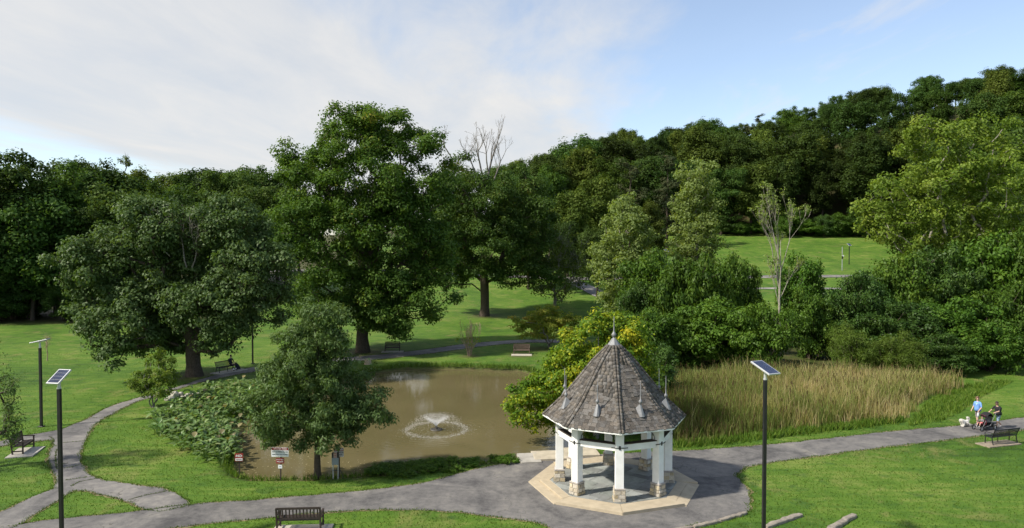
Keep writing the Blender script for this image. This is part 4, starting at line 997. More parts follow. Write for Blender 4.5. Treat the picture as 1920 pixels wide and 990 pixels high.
for k, px, pt, y, w, lab in [
    (3, 1610, 500, 70, 130, 'dark bush at the left end of the right hand thicket'),
    (0, 1680, 470, 73, 140, 'tall dark bush below the left part of the lime green cottonwood'),
    (3, 1760, 450, 75, 160, 'tallest dark bush in the middle of the right hand thicket'),
    (1, 1850, 430, 76, 150, 'tall glossy bush under the right half of the lime green cottonwood'),
    (0, 1925, 420, 74, 130, 'bush at the right edge of the picture beside the narrow cottonwood'),
    (3, 1700, 560, 66, 150, 'dark bush behind the willow shrubs'),
    (1, 1800, 550, 66, 140, 'lower front bush of the right hand thicket above the grass slope'),
    (0, 1890, 520, 66, 140, 'brighter front bush at the right end of the thicket'),
    (4, 1600, 612, 60, 85, 'pale feathery willow shrub, the left of the two behind the reeds'),
    (4, 1685, 625, 59, 90, 'pale feathery willow shrub, the right of the two behind the reeds'),
    (3, 1770, 620, 62, 110, 'low dark bush right of the willow shrubs'),
    (2, 1860, 610, 63, 140, 'low leafy bush at the foot of the thicket by the grass slope'),
    ]: bush(k, px, pt, y, w, lab, 'bushes of the right hand thicket')
# low weedy growth on the near bank
LB = [bush_kind(46, L_WEED, 2.4, 0.7, 120, 40, 0.24, 0.13, 0.06, 8, upb=0.9), bush_kind(47, L_WEED, 2.2, 0.6, 100, 40, 0.24, 0.13, 0.06, 8, upb=0.9)]
for k, px, py, sc, lab in ((0, 712, 886, 1.0, 'low weedy bush on the near bank right of the grey electric box'), (1, 757, 884, 1.1, 'low weedy bush on the near bank, second from the grey electric box'), (0, 795, 880, 1.1, 'low weedy bush in the middle of the near bank'), (1, 838, 876, 1.1, 'low weedy bush on the near bank, second from the pond landing'), (0, 876, 872, 0.8, 'low weedy bush on the near bank close to the pond landing'), (1, 942, 866, 0.75, 'little grassy bush at the bank corner next to the concrete slabs')):
    plant('low_bush', LB[k], lab, 'bush', G(px, py) + np.array([0, 0, -0.03]), px * 0.7, 'low bushes on the near bank', (sc, sc * 0.7, sc * (0.85 if px > 900 else 0.55)))

# -- woodland trees: prototypes and copies
def wood_kind(seed, lmat, h, w, nc=330, nl=62, crad=1.35, L=0.44, W=0.32, nl_lobes=9, bark=M_BARK, **kw):
    rng = np.random.default_rng(seed)
    lob = [(0, 0, h * 0.62, w * 0.36, w * 0.36, h * 0.32)]
    for i in range(nl_lobes):
        a = i * 2.4 + rng.uniform(-0.4, 0.4); rr = w * rng.uniform(0.18, 0.3)
        lob.append((math.cos(a) * rr, math.sin(a) * rr, h * rng.uniform(0.38, 0.84), w * rng.uniform(0.17, 0.25), w * rng.uniform(0.17, 0.25), h * rng.uniform(0.10, 0.17)))
    return build_tree(seed, lob, h * 0.45, 0.3, nc, crad, nl, L, W, lmat, bark, gap=crad * 0.55, zmin=h * 0.12, inner=0.5, rmin=0.03, flat=0.85, bough=3, **kw)
def pine_kind(seed, h, w):
    rng = np.random.default_rng(seed); lob = []
    for i in range(11):
        t = 0.25 + 0.7 * i / 10; a = i * 2.1; r = w * 0.5 * (1.15 - t)
        lob.append((math.cos(a) * r * 0.5, math.sin(a) * r * 0.5, h * t, r * 0.9 + 0.4, r * 0.9 + 0.4, 0.8))
    return build_tree(seed, lob, h * 0.9, 0.28, 210, 1.1, 52, 0.6, 0.16, L_PINE, M_BARK, gap=0.7, zmin=h * 0.15, flat=0.35, upb=0.8, rmin=0.03)
WK = [wood_kind(60, L_WOOD, 22, 13), wood_kind(61, L_WOOD3, 24, 12, 260, 70), wood_kind(62, L_WOOD, 20, 14, 360, 50, 1.6, 0.5, 0.36), wood_kind(63, L_WOOD, 23, 15, 380), wood_kind(64, L_WOOD2, 19, 11), wood_kind(65, L_WOOD, 25, 14, 380)]
PK = pine_kind(70, 21, 9)
H0 = [22, 24, 20, 23, 19, 25]
def wood_tree(k, x, y, h, label, group, wide=1.0, rz=None, name='woodland_tree', zb=None):
    zb = terr1(x, y) if zb is None else zb
    me = WK[k] if k < 6 else PK; s = h / (H0[k] if k < 6 else 21)
    return plant(name, me, label, 'tree', (x, y, zb - 0.2), random.uniform(0, 6.28) if rz is None else rz, group, (s * wide * random.uniform(0.88, 1.12), s * wide * random.uniform(0.88, 1.12), s))
# the wood on the hill to the right: rows up the slope, crowns set so the skyline follows the photograph
SKX = [930, 960, 1020, 1100, 1170, 1230, 1320, 1400, 1450, 1530, 1640, 1720, 1800, 1870, 1950, 2100]
SKY_ = [300, 296, 276, 246, 226, 236, 214, 220, 190, 167, 148, 130, 132, 114, 122, 120]
rngw = np.random.default_rng(77); placed = 0
for row in range(7):
    x = 0.0 + rngw.uniform(-4, 4)
    while x < 275:
        yf = 226 - 48 * float(smooth(105, 165, x)) + 4 * math.sin(x * 0.05)
        y = yf + 5 + row * 14.0 + rngw.uniform(-4, 4); px = 960 + x / y * F_PX
        if -20 < px - 950 and px < 2000:
            zb = terr1(x, y); cap = TOPZ(float(np.interp(px, SKX, SKY_)) + rngw.choice([2, 6, 12, 18]), y) - zb
            h = min(rngw.uniform(22, 34), cap * rngw.uniform(0.88, 1.0))
            if row >= 4: h = min(34, cap * rngw.uniform(0.92, 1.0))
            if h > 9:
                k = int(rngw.choice([0, 1, 2, 3, 5, 4, 6], p=[.18, .17, .17, .18, .15, .08, .07]))
                lab_ = 'narrow pine standing among the broadleaf trees of the hillside wood' if k == 6 else 'olive green tree in the dense wood on the right hand hill' if k == 4 else 'dark green broadleaf tree in the dense wood on the right hand hill'
                wood_tree(k, x, y, h, lab_, 'trees of the hillside wood', rngw.uniform(0.8, 1.4)); placed += 1
        x += rngw.uniform(9.0, 14.5)
# undergrowth at the edge of that wood
for i in range(58):
    x = rngw.uniform(15, 175); yf = 226 - 48 * float(smooth(105, 165, x)) + 4 * math.sin(x * 0.05); y = yf + rngw.uniform(-1.5, 9); zb = terr1(x, y)
    s = rngw.uniform(0.6, 2.2)
    plant('shrub', BK[int(rngw.integers(0, 4))], 'dark undergrowth shrub at the foot of the hillside wood', 'shrub', (x, y, zb - 0.1), rngw.uniform(0, 6.28), 'undergrowth along the hillside wood', (s, s, s * rngw.uniform(0.5, 1.4)))
# lighter trees at the right end of the hill, in front of the dark ones
for k, px, y, top, wd, lab in ((2, 1885, 165, 150, 1.2, 'brighter green tree on the slope behind the lime green cottonwood'), (0, 1925, 150, 190, 1.1, 'bright green tree on the slope at the right edge of the picture'), (3, 1830, 172, 195, 1.0, 'mid green tree on the slope left of the brighter ones')):
    x = AT(px, y); zb = terr1(x, y); wood_tree(k, x, y, min(TOPZ(top, y) - zb, 34), lab, None, wd, name='slope_tree')
# trees between the second oak and the hill
for k, px, y, top, wd, lab in [
    (4, 1065, 150, 355, 1.0, 'yellowish green tree right of the second oak, above the far road'),
    (4, 1110, 165, 330, 1.0, 'olive green tree behind the shorter poplar'),
    (0, 985, 160, 315, 1.1, 'dark tree showing right of the dead oak limbs'),
    (1, 1030, 185, 290, 1.0, 'dark tree on the skyline right of the dead limbs'),
    (6, 1180, 190, 300, 1.2, 'brown green pine with layered boughs at the left foot of the hillside wood'),
    (6, 1250, 200, 285, 1.1, 'pine with layered boughs behind the gap between the two poplars'),
    (4, 1215, 160, 375, 0.9, 'grey green bushy tree between the two poplars'),
    (2, 1120, 125, 420, 0.9, 'small dark trunked tree beside the far road left of the poplars'),
    (0, 1060, 130, 400, 0.9, 'green tree with low crown behind the thin grey tree'),
    (3, 990, 135, 390, 0.9, 'green tree whose crown merges with the second oak on its right side'),
    (2, 800, 150, 400, 1.1, 'dark tree in the gap between the two oaks'),
    (1, 870, 170, 330, 1.0, 'tree behind the crown of the second oak')]:
    x = AT(px, y); zb = terr1(x, y); wood_tree(k, x, y, TOPZ(top, y) - zb, lab, 'trees between oak and hill', wd, name='pine_tree' if k == 6 else 'park_tree')
# the dark trees at the far left, beyond the lawn
for k, px, y, top, wd, lab in [
    (3, 25, 106, 262, 1.05, 'tall dark tree at the left edge beyond the lawn'),
    (1, 105, 110, 278, 0.95, 'tall dark tree, second from the left edge beyond the lawn'),
    (5, -60, 108, 268, 1.0, 'dark tree cut by the left edge of the picture'),
    (0, 180, 125, 278, 0.95, 'rounded dark tree beside the small bare treetop on the left skyline'),
    (2, 60, 104, 350, 1.0, 'lower dark tree in front of the left edge trees'),
    (0, 160, 108, 370, 0.9, 'lower dark tree behind the left end of the spreading maple'),
    (2, 230, 112, 340, 1.0, 'dark tree behind the top left of the spreading maple'),
    (4, 265, 185, 318, 1.1, 'pale distant tree in the dip of the left skyline'),
    (4, 320, 200, 322, 1.2, 'grey green distant tree in the dip of the left skyline'),
    (1, 365, 150, 303, 0.9, 'pointed tree on the skyline right of the dip'),
    (0, 415, 140, 300, 1.0, 'mid green tree on the skyline between the dip and the big oak'),
    (3, 470, 145, 296, 1.0, 'broad mid green tree directly left of the big oak'),
    (2, 330, 135, 350, 1.0, 'mid green tree behind the middle of the spreading maple'),
    (5, 520, 150, 300, 1.0, 'tree partly hidden behind the left side of the big oak'),
    (2, 420, 125, 380, 1.0, 'lower tree behind the right side of the spreading maple'),
    (0, 560, 140, 360, 1.0, 'tree hidden for the most part behind the big oak'),
    (2, -20, 100, 420, 0.9, 'low crowned dark tree at the left edge of the lawn'),
    (5, 150, 118, 290, 1.15, 'dark tree filling the skyline left of the bare treetop'),
    (3, 210, 122, 300, 1.1, 'dark tree right of the bare treetop on the left skyline'),
    (1, 295, 150, 325, 1.2, 'mid green tree below the dip of the left skyline'),
    (3, 390, 155, 305, 1.15, 'rounded mid green tree on the skyline above the middle of the maple'),
    (5, 440, 150, 298, 1.1, 'tree on the skyline above the right part of the maple'),
    (0, 500, 130, 330, 1.1, 'tree between the maple top and the big oak'),
    (3, 345, 125, 372, 1.1, 'mid green tree just above the crown of the maple'),
    (3, 270, 128, 420, 1.0, 'dark low tree seen through the left half of the spreading maple')]:
    x = AT(px, y); zb = terr1(x, y); wood_tree(k, x, y, TOPZ(top, y) - zb, lab, 'trees beyond the left lawn', wd, name='park_tree')
for i in range(22):
    px = rngw.uniform(-60, 330); y = rngw.uniform(103, 112) + 8 * (px > 200); x = AT(px, y); zb = terr1(x, y); s = rngw.uniform(0.9, 1.7)
    plant('shrub', BK[3 if i % 3 else 0], 'dark undergrowth shrub below the trees beyond the left lawn', 'shrub', (x, y, zb - 0.1), rngw.uniform(0, 6.28), 'undergrowth beyond the left lawn', (s, s, s * rngw.uniform(0.6, 1.0)))
# bare treetop on the left skyline
b = np.array([AT(237, 140), 140, terr1(AT(237, 140), 140)])
m = build_tree(80, px_lobes(b, [(237, 302, 8, 8, 0, 1)]), 15, 0.10, 16, 0.7, 14, 0.4, 0.25, L_WOOD2, M_BARK_GREY, gap=0.5, zmin=3, twig=4, rmin=0.03)
plant('bare_tree', m, 'slim almost bare treetop on the left skyline', 'tree', b)

# -- broad leaved plants on the left bank
def bank_plant(seed, n=11):
    rng = np.random.default_rng(seed); parts = []
    for i in range(n):
        a = i * 2.4 + rng.uniform(-0.4, 0.4); r0 = rng.uniform(0.03, 0.2); hz = rng.uniform(0.35, 0.95); out = rng.uniform(0.1, 0.36)
        L = rng.uniform(0.34, 0.56); W = L * rng.uniform(0.44, 0.60); d = np.array([math.cos(a), math.sin(a), 0]); s_ = np.array([-math.sin(a), math.cos(a), 0])
        tilt = rng.uniform(-0.2, 1.0); fwd = d * math.cos(tilt) + np.array([0, 0, math.sin(tilt)]); up = np.cross(s_, fwd) * -1
        c0 = d * (r0 + out) + np.array([0, 0, hz]); V = []
        for t, k in ((0, 0.12), (0.25, 0.85), (0.55, 1.0), (0.82, 0.6), (1.0, 0.03)):
            c = c0 + fwd * L * t - np.array([0, 0, 0.35 * L * t * t])
            V += [c - s_ * W * k / 2 + up * W * 0.22 * k, c, c + s_ * W * k / 2 + up * W * 0.22 * k]
        Fq = [(3 * j + q, 3 * j + q + 1, 3 * j + q + 4, 3 * j + q + 3) for j in range(4) for q in (0, 1)]
        parts.append((np.array(V), np.array(Fq), np.full(8, np.clip(rng.normal(0.5, 0.24), 0, 1))))
        st0 = d * r0 * 0.4; V = np.array([st0 - s_ * 0.012, st0 + s_ * 0.012, c0 + s_ * 0.012, c0 - s_ * 0.012]); parts.append((V, np.array([[0, 1, 2, 3]]), np.array([0.3])))
    V, Fq, A = merge(parts); me = np_mesh('waterside_plant', V, Fq, A, None, True); me.materials.append(L_BANK); return me
BP = [bank_plant(90 + i) for i in range(6)]
bed = Gs([(288, 812), (296, 785), (330, 768), (395, 735), (450, 724), (495, 728), (500, 752), (462, 780), (432, 795), (446, 824), (436, 852), (416, 872), (385, 864), (335, 842)])
rngb = np.random.default_rng(6); lo_, hi_ = bed.min(0), bed.max(0); pts = np.zeros((0, 2))
for q in rngb.uniform(lo_, hi_, (9000, 2)):
    if len(pts) >= 285: break
    if in_poly(q[None], bed)[0] and np.hypot(*(q - G(449, 894)[:2])) > 1.5 and (len(pts) == 0 or np.min(np.hypot(*(pts - q).T)) > 0.44): pts = np.vstack([pts, q])
def bank_z(q):
    i = in_poly(q[None], POND)[0]; d = dist_poly(q[None], POND)[0] * (-1 if i else 1)
    return max(-0.55, -1.1 * float(smooth(0.25, -0.75, d))) if d < 0.25 else 0.0
for i, q in enumerate(pts):
    o = obj('waterside_plant', BP[i % 6]); o.location = (q[0], q[1], bank_z(q) - 0.02); o.rotation_euler = (0, 0, rngb.uniform(0, 6.28)); s = rngb.uniform(0.7, 1.05); o.scale = (s, s, s * rngb.uniform(0.7, 1.05))
    tag(o, 'broad leaved plant in the dense bed on the left bank of the pond', 'plant', 'waterside plants on the left bank')
for i, (px, py) in enumerate([(640, 695), (655, 700), (668, 690), (682, 697), (696, 692), (660, 706), (676, 703), (700, 699), (630, 704)]):
    q = G(px, py)[:2]; o = obj('waterside_plant', BP[i % 6]); o.location = (q[0], q[1], bank_z(q)); o.rotation_euler = (0, 0, rngb.uniform(0, 6.28))
    tag(o, 'broad leaved plant in the small patch on the far bank below the tree stump', 'plant', 'waterside plants by the stump')

# ------------------------------------------------------------------ the gazebo
GZ_ROT = math.radians(-2.5)                      # turn of the octagon
gz = thing('gazebo', 'white octagonal gazebo with tall cedar shingle roof on a stone floor beside the pond', 'gazebo', (GAZ[0], GAZ[1], 0.0))
def ga(i): return math.radians(-90) - GZ_ROT * -1 + i * math.pi / 4     # corner i, 0 faces the camera, counting to the right
def gp(r, a, z=0.0): return Vector((r * math.cos(a), r * math.sin(a), z))
FLOOR_Z = 0.15
# border of concrete slabs
def slab(i, r0, r1, z0, z1, inset=0.006, ztop_out=None):
    a0, a1 = ga(i), ga(i + 1); V = []
    p = [gp(r0, a0), gp(r1, a0), gp(r1, a1), gp(r0, a1)]
    c = sum(p, Vector()) / 4; t = (p[2] - p[1]).normalized()
    p = [p[0] + t * inset, p[1] + t * inset, p[2] - t * inset, p[3] - t * inset]
    tops = [z1, z1 if ztop_out is None else ztop_out, z1 if ztop_out is None else ztop_out, z1]
    V = [(q.x, q.y, z0) for q in p] + [(q.x, q.y, tops[k]) for k, q in enumerate(p)]
    return MB().add(V, [(3, 2, 1, 0), (4, 5, 6, 7), (0, 1, 5, 4), (1, 2, 6, 5), (2, 3, 7, 6), (3, 0, 4, 7)])
for i in range(8):
    if i in (5, 6):     # the two sides on the left: a lower step outside a raised kerb
        slab(i, 3.03, 3.50, 0.0, FLOOR_Z).build('border_slab', M_CONC, gz, 0.008)
        slab(i, 3.51, 4.05, 0.0, 0.055).build('border_step', M_CONC, gz, 0.008)
    elif i == 1:        # the side on the right: two slabs sloping to the asphalt
        slab(i, 3.03, 3.50, 0.0, FLOOR_Z, ztop_out=0.10).build('ramp_slab', M_CONC, gz)
        slab(i, 3.515, 4.05, 0.0, 0.098, ztop_out=0.03).build('ramp_slab', M_CONC, gz)
    else:
        slab(i, 3.03, 3.98, 0.0, FLOOR_Z - 0.004 * (i % 3)).build('border_slab', M_CONC, gz, 0.008)
MB().prism([gp(3.028, ga(i))[:2] for i in range(8)], 0.0, FLOOR_Z - 0.022).build('mortar_bed', M_MORTAR, gz)
# flagstones, cut to the octagon
def clip_poly(poly, a, b, c):
    out = []
    for i in range(len(poly)):
        p, q = poly[i], poly[(i + 1) % len(poly)]; dp, dq_ = a * p[0] + b * p[1] - c, a * q[0] + b * q[1] - c
        if dp <= 0: out.append(p)
        if (dp < 0 < dq_) or (dq_ < 0 < dp):
            t = dp / (dp - dq_); out.append((p[0] + (q[0] - p[0]) * t, p[1] + (q[1] - p[1]) * t))
    return out
rg = random.Random(4); ft = math.radians(-38); cf, sf = math.cos(ft), math.sin(ft)
yy = -3.4
while yy < 3.4:
    hh_ = rg.uniform(0.44, 0.78); xx = -3.4 - rg.uniform(0, 0.8)
    while xx < 3.4:
        ww = rg.uniform(0.55, 1.25); j = 0.012
        pl = [(xx + j, yy + j), (xx + ww - j, yy + j), (xx + ww - j, yy + hh_ - j), (xx + j, yy + hh_ - j)]
        pl = [(x * cf - y * sf, x * sf + y * cf) for x, y in pl]
        for i in range(8):
            am = (ga(i) + ga(i + 1)) / 2; pl = clip_poly(pl, math.cos(am), math.sin(am), 3.0 * math.cos(math.pi / 8))
            if len(pl) < 3: break
        if len(pl) >= 3:
            ar = abs(sum(pl[k][0] * pl[(k + 1) % len(pl)][1] - pl[(k + 1) % len(pl)][0] * pl[k][1] for k in range(len(pl)))) / 2
            if ar > 0.01: MB().prism(pl, FLOOR_Z - 0.04, FLOOR_Z + rg.uniform(-0.006, 0.006)).build('flagstone', M_BLUESTONE, gz)
        xx += ww
    yy += hh_
# columns on stone bases
R_COL = 2.56; BASE_H = 0.58
stone_cache = {}
def unit_stone(k):
    if k not in stone_cache:
        r2 = random.Random(k); m_ = MB(); V = []
        for z in (-.5, .5):
            for x, y in ((-.5, -.5), (.5, -.5), (.5, .5), (-.5, .5)): V.append((x * r2.uniform(0.9, 1.0), y, z * r2.uniform(0.88, 1.0)))
        for i in (0, 1, 4, 5): V[i] = (V[i][0] * 0.92, V[i][1] - r2.uniform(0, 0.25), V[i][2] * 0.94)
        m_.add(V, [(0, 3, 2, 1), (4, 5, 6, 7), (0, 1, 5, 4), (1, 2, 6, 5), (2, 3, 7, 6), (3, 0, 4, 7)])
        me = m_.mesh('stone'); me.materials.append(M_STONE); stone_cache[k] = me
    return stone_cache[k]
for i in range(8):
    a = ga(i); c = gp(R_COL, a)
    face = a + math.pi / 2                         # local -y looks outward
    cp = bpy.data.objects.new('column', None); COL.objects.link(cp); cp.parent = gz; cp.location = (c.x, c.y, FLOOR_Z); cp.rotation_euler = (0, 0, face)
    wb, wt = 0.55, 0.45
    core = MB(); core.add([(-wb/2+.03, -wb/2+.03, 0), (wb/2-.03, -wb/2+.03, 0), (wb/2-.03, wb/2-.03, 0), (-wb/2+.03, wb/2-.03, 0), (-wt/2+.03, -wt/2+.03, BASE_H-.07), (wt/2-.03, -wt/2+.03, BASE_H-.07), (wt/2-.03, wt/2-.03, BASE_H-.07), (-wt/2+.03, wt/2-.03, BASE_H-.07)],
             [(0, 3, 2, 1), (4, 5, 6, 7), (0, 1, 5, 4), (1, 2, 6, 5), (2, 3, 7, 6), (3, 0, 4, 7)])
    core.build('base_core', M_MORTAR, cp)
    zc = 0.0; rs = random.Random(100 + i); rows = 3
    hs_ = [rs.uniform(0.8, 1.3) for _ in range(rows)]; tot = sum(hs_)
    for row in range(rows):
        h_ = (BASE_H - 0.08) * hs_[row] / tot
        for side in range(4):
            t = (zc + h_ / 2) / BASE_H; w_ = wb + (wt - wb) * t; sp = rs.choice([0.36, 0.5, 0.62]); x0 = -w_ / 2
            for k, ww in enumerate((sp, 1 - sp)):
                L_ = w_ * ww
                o = obj('stone', unit_stone(rs.randint(0, 7)), None, cp)
                R_ = Matrix.Rotation(side * math.pi / 2, 4, 'Z')
                o.matrix_local = R_ @ Matrix.Translation((x0 + L_ / 2, -w_ / 2 + 0.028, zc + h_ / 2)) @ Matrix.Diagonal((L_ - 0.014, 0.06, h_ - 0.014, 1))
                x0 += L_
        zc += h_
    MB().box((0, 0, BASE_H - 0.04), (wt + 0.05, wt + 0.05, 0.07)).build('base_cap', M_CAPSTONE, cp, 0.01)
    MB().box((0, 0, (BASE_H + 3.10) / 2 - 0.04), (0.37, 0.37, 3.10 - BASE_H + 0.08)).build('shaft', M_WHITE, cp, 0.012)
    # iron strap where the beams meet the column
    sb = MB()
    sb.box((0, -0.198, 2.36), (0.08, 0.02, 0.17)); sb.box((0, -0.198, 2.36), (0.40, 0.016, 0.035))
    for sx in (-1, 1): sb.bar((sx * 0.19, -0.20, 2.36), (sx * 0.36, -0.135, 2.36), 0.016, 0.035)
    sb.build('iron_strap', M_IRON, cp)
# beams, beam caps and brackets between the columns
for i in range(8):
    p, q = gp(R_COL + 0.02, ga(i)), gp(R_COL + 0.02, ga(i + 1)); d = (q - p).normalized(); p2, q2 = p + d * 0.17, q - d * 0.17
    zb_ = FLOOR_Z + 2.33
    MB().bar((p2.x, p2.y, zb_), (q2.x, q2.y, zb_), 0.22, 0.30).build('beam', M_WHITE, gz, 0.01)
    MB().bar((p2.x, p2.y, zb_ + 0.172), (q2.x, q2.y, zb_ + 0.172), 0.30, 0.035).build('beam_cap', M_DECK, gz)
    MB().bar((p2.x, p2.y, FLOOR_Z + 3.04), (q2.x, q2.y, FLOOR_Z + 3.04), 0.16, 0.14).build('wall_plate', M_WHITE, gz)
    br = MB()
    for s_, o_ in ((1, p), (-1, q)):
        pts = []
        for k in range(7):
            t = k / 6 * math.pi / 2; pts.append(o_ + d * s_ * (0.20 + 0.42 * (1 - math.cos(t))) + Vector((0, 0, zb_ + 0.20 + 0.40 * math.sin(t))))
        br.tube(pts, 0.016, 5)
    br.build('iron_bracket', M_IRON, gz)
# roof
PROF = [(3.36, 3.30), (2.86, 3.76), (2.28, 4.32), (1.60, 5.16), (0.94, 5.97), (0.32, 6.60)]
roof = MB()
for dz, flip in ((0.0, False), (-0.06, True)):
    b0 = len(roof.v); V = []
    for r, z in PROF:
        for i in range(8): g_ = gp(r, ga(i)); V.append((g_.x, g_.y, z + dz))
    Fr = []
    for k in range(len(PROF) - 1):
        for i in range(8):
            a_, b_ = k * 8 + i, k * 8 + (i + 1) % 8; f = (a_, b_, b_ + 8, a_ + 8); Fr.append(f if not flip else f[::-1])
    roof.add(V, Fr)
rf = roof.build('roof', M_DECK, gz)
fa = MB()
for i in range(8):
    p, q = gp(3.35, ga(i), 3.275), gp(3.35, ga(i + 1), 3.275); fa.bar(p, q, 0.03, 0.075)
fa.build('fascia', M_WHITE, rf)
sh = MB()
sh.add([(-.5, 0, 0.0), (.5, 0, 0.0), (.5, 1, 0), (-.5, 1, 0), (-.5, 0.03, 1.0), (.5, -0.02, 0.92), (.5, 1, 0.45), (-.5, 1, 0.45)], [(3, 2, 1, 0), (4, 5, 6, 7), (0, 1, 5, 4), (1, 2, 6, 5), (2, 3, 7, 6), (3, 0, 4, 7)])
SH_ME = sh.mesh('shingle'); SH_ME.materials.append(M_SHINGLE)
SHV = np.array(sh.v); SHF = np.array(sh.f)
prof = np.array(PROF); seg = np.r_[0, np.cumsum(np.hypot(np.diff(prof[:, 0] * math.cos(math.pi / 8)), np.diff(prof[:, 1])))]
rs = random.Random(9); rest = []; n_ind = 0
ROWS = 25; step = seg[-1] / ROWS
for i in range(8):
    am = (ga(i) + ga(i + 1)) / 2; nrm_h = Vector((math.cos(am), math.sin(am), 0)); tan_ = Vector((-math.sin(am), math.cos(am), 0))
    for row in range(ROWS):
        s0, s1 = row * step, row * step + step * 1.45
        def at(s_): return float(np.interp(s_, seg, prof[:, 0])), float(np.interp(s_, seg, prof[:, 1]))
        r0, z0 = at(s0); r1, z1 = at(min(s1, seg[-1])); r_t, _ = at(min(s0 + step, seg[-1]))
        ap0 = r0 * math.cos(math.pi / 8); up = (nrm_h * (r1 - r0) * math.cos(math.pi / 8) + Vector((0, 0, z1 - z0))).normalized(); nn = tan_.cross(up)
        half = r_t * math.sin(math.pi / 8) - 0.01; half0 = r0 * math.sin(math.pi / 8) - 0.005
        x = -half0 + rs.uniform(-0.1, 0.0)
        while x < half0 - 0.04:
            w_ = rs.uniform(0.12, 0.27); xa, xb = max(x, -half0 + 0.03), min(x + w_, half0 - 0.03)
            if xb - xa > 0.03:
                mid = (xa + xb) / 2
                M4 = Matrix.Translation(nrm_h * ap0 + Vector((0, 0, z0)) + tan_ * mid + nn * 0.004 + up * rs.uniform(-0.03, 0.03)) @ Matrix(((tan_.x, up.x, nn.x, 0), (tan_.y, up.y, nn.y, 0), (tan_.z, up.z, nn.z, 0), (0, 0, 0, 1))) @ Matrix.Rotation(rs.uniform(-0.03, 0.03), 4, 'Z') @ Matrix.Diagonal((xb - xa - 0.008, step * 1.45, rs.uniform(0.022, 0.048), 1))
                if i in (7, 0) and n_ind < 300 and row < 19:
                    o = obj('shingle', SH_ME, None, rf); o.matrix_local = M4; n_ind += 1
                else: rest.append(np.array([(M4 @ Vector(v))[:] for v in SHV]))
            x += w_
# hip caps run over the joints between the faces
hips = []
for i in range(8):
    a = ga(i)
    hseg = np.r_[0, np.cumsum(np.hypot(np.diff(prof[:, 0]), np.diff(prof[:, 1])))]; nh = 26; hst = hseg[-1] / nh
    for row in range(nh):
        s0 = row * hst; r0, z0 = float(np.interp(s0, hseg, prof[:, 0])), float(np.interp(s0, hseg, prof[:, 1])); r1, z1 = float(np.interp(s0 + hst * 1.3, hseg, prof[:, 0])), float(np.interp(s0 + hst * 1.3, hseg, prof[:, 1]))
        up = (gp(r1, a, z1) - gp(r0, a, z0)).normalized()
        for s_ in (-1, 1):
            fm_ = a + s_ * math.pi / 8; nh_ = Vector((math.cos(fm_), math.sin(fm_), 0)); tn = Vector((-math.sin(fm_), math.cos(fm_), 0)) * s_
            side_ = (tn - up * tn.dot(up)).normalized(); nn = side_.cross(up) * s_
            M4 = Matrix.Translation(gp(r0, a, z0) + side_ * 0.062 + nn * 0.045 + up * rs.uniform(-0.01, 0.01)) @ Matrix(((side_.x, up.x, nn.x, 0), (side_.y, up.y, nn.y, 0), (side_.z, up.z, nn.z, 0), (0, 0, 0, 1))) @ Matrix.Diagonal((0.125, hst * 1.3, rs.uniform(0.025, 0.04), 1))
            hips.append(np.array([(M4 @ Vector(v))[:] for v in SHV]))
def join8(lst, name):
    V = np.vstack(lst); Fq = np.vstack([SHF + 8 * k for k in range(len(lst))]); return np_mesh(name, V, Fq)
tag(obj('shingle_courses', join8(rest, 'shingle_courses'), M_SHINGLE, rf), kind='stuff')
tag(obj('hip_shingles', join8(hips, 'hip_shingles'), M_SHINGLE, rf), kind='stuff')
# lead cap, ball and spike
MB().lathe([(0.37, 6.545), (0.345, 6.60), (0.13, 6.90), (0.04, 7.0)], n=8, phase=ga(0)).build('lead_cap', M_LEAD, gz)
fn = MB(); fn.lathe([(0.03, 6.95), (0.05, 7.0), (0.095, 7.05), (0.118, 7.12), (0.095, 7.19), (0.05, 7.24), (0.035, 7.30), (0.022, 7.6), (0.008, 8.0)], n=12)
fn.build('finial', M_LEAD, gz, smooth_shade=True)
# small lead ventilators with spikes, one on each face
for i in range(8):
    am = (ga(i) + ga(i + 1)) / 2
    v_ = MB(); r_o = 2.66 * math.cos(math.pi / 8); base = gp(r_o, am, 3.99)
    nh_ = Vector((math.cos(am), math.sin(am), 0)); tn = Vector((-math.sin(am), math.cos(am), 0))
    fr = base + nh_ * 0.20 + Vector((0, 0, -0.16)); tp = base + Vector((0, 0, 0.36)) + nh_ * 0.02
    P_ = [fr - tn * 0.14, fr + tn * 0.14, fr - tn * 0.05 + nh_ * 0.07, fr + tn * 0.05 + nh_ * 0.07, base - nh_ * 0.18 - tn * 0.15 + Vector((0, 0, 0.14)), base - nh_ * 0.18 + tn * 0.15 + Vector((0, 0, 0.14)), tp - tn * 0.03, tp + tn * 0.03]
    v_.add(P_, [(0, 2, 6), (2, 3, 7, 6), (3, 1, 7), (0, 6, 4), (1, 5, 7), (4, 6, 7, 5), (0, 4, 5, 1), (0, 1, 3, 2)])
    vo = v_.build('roof_vent', M_LEAD, rf)
    s_ = MB(); s_.lathe([(0.03, 0.34), (0.035, 0.38), (0.075, 0.42), (0.085, 0.47), (0.06, 0.53), (0.025, 0.56), (0.02, 0.8), (0.006, 1.38)], (base.x + nh_.x * 0.02, base.y + nh_.y * 0.02, base.z), 8)
    s_.build('spike', M_LEAD, vo, smooth_shade=True)

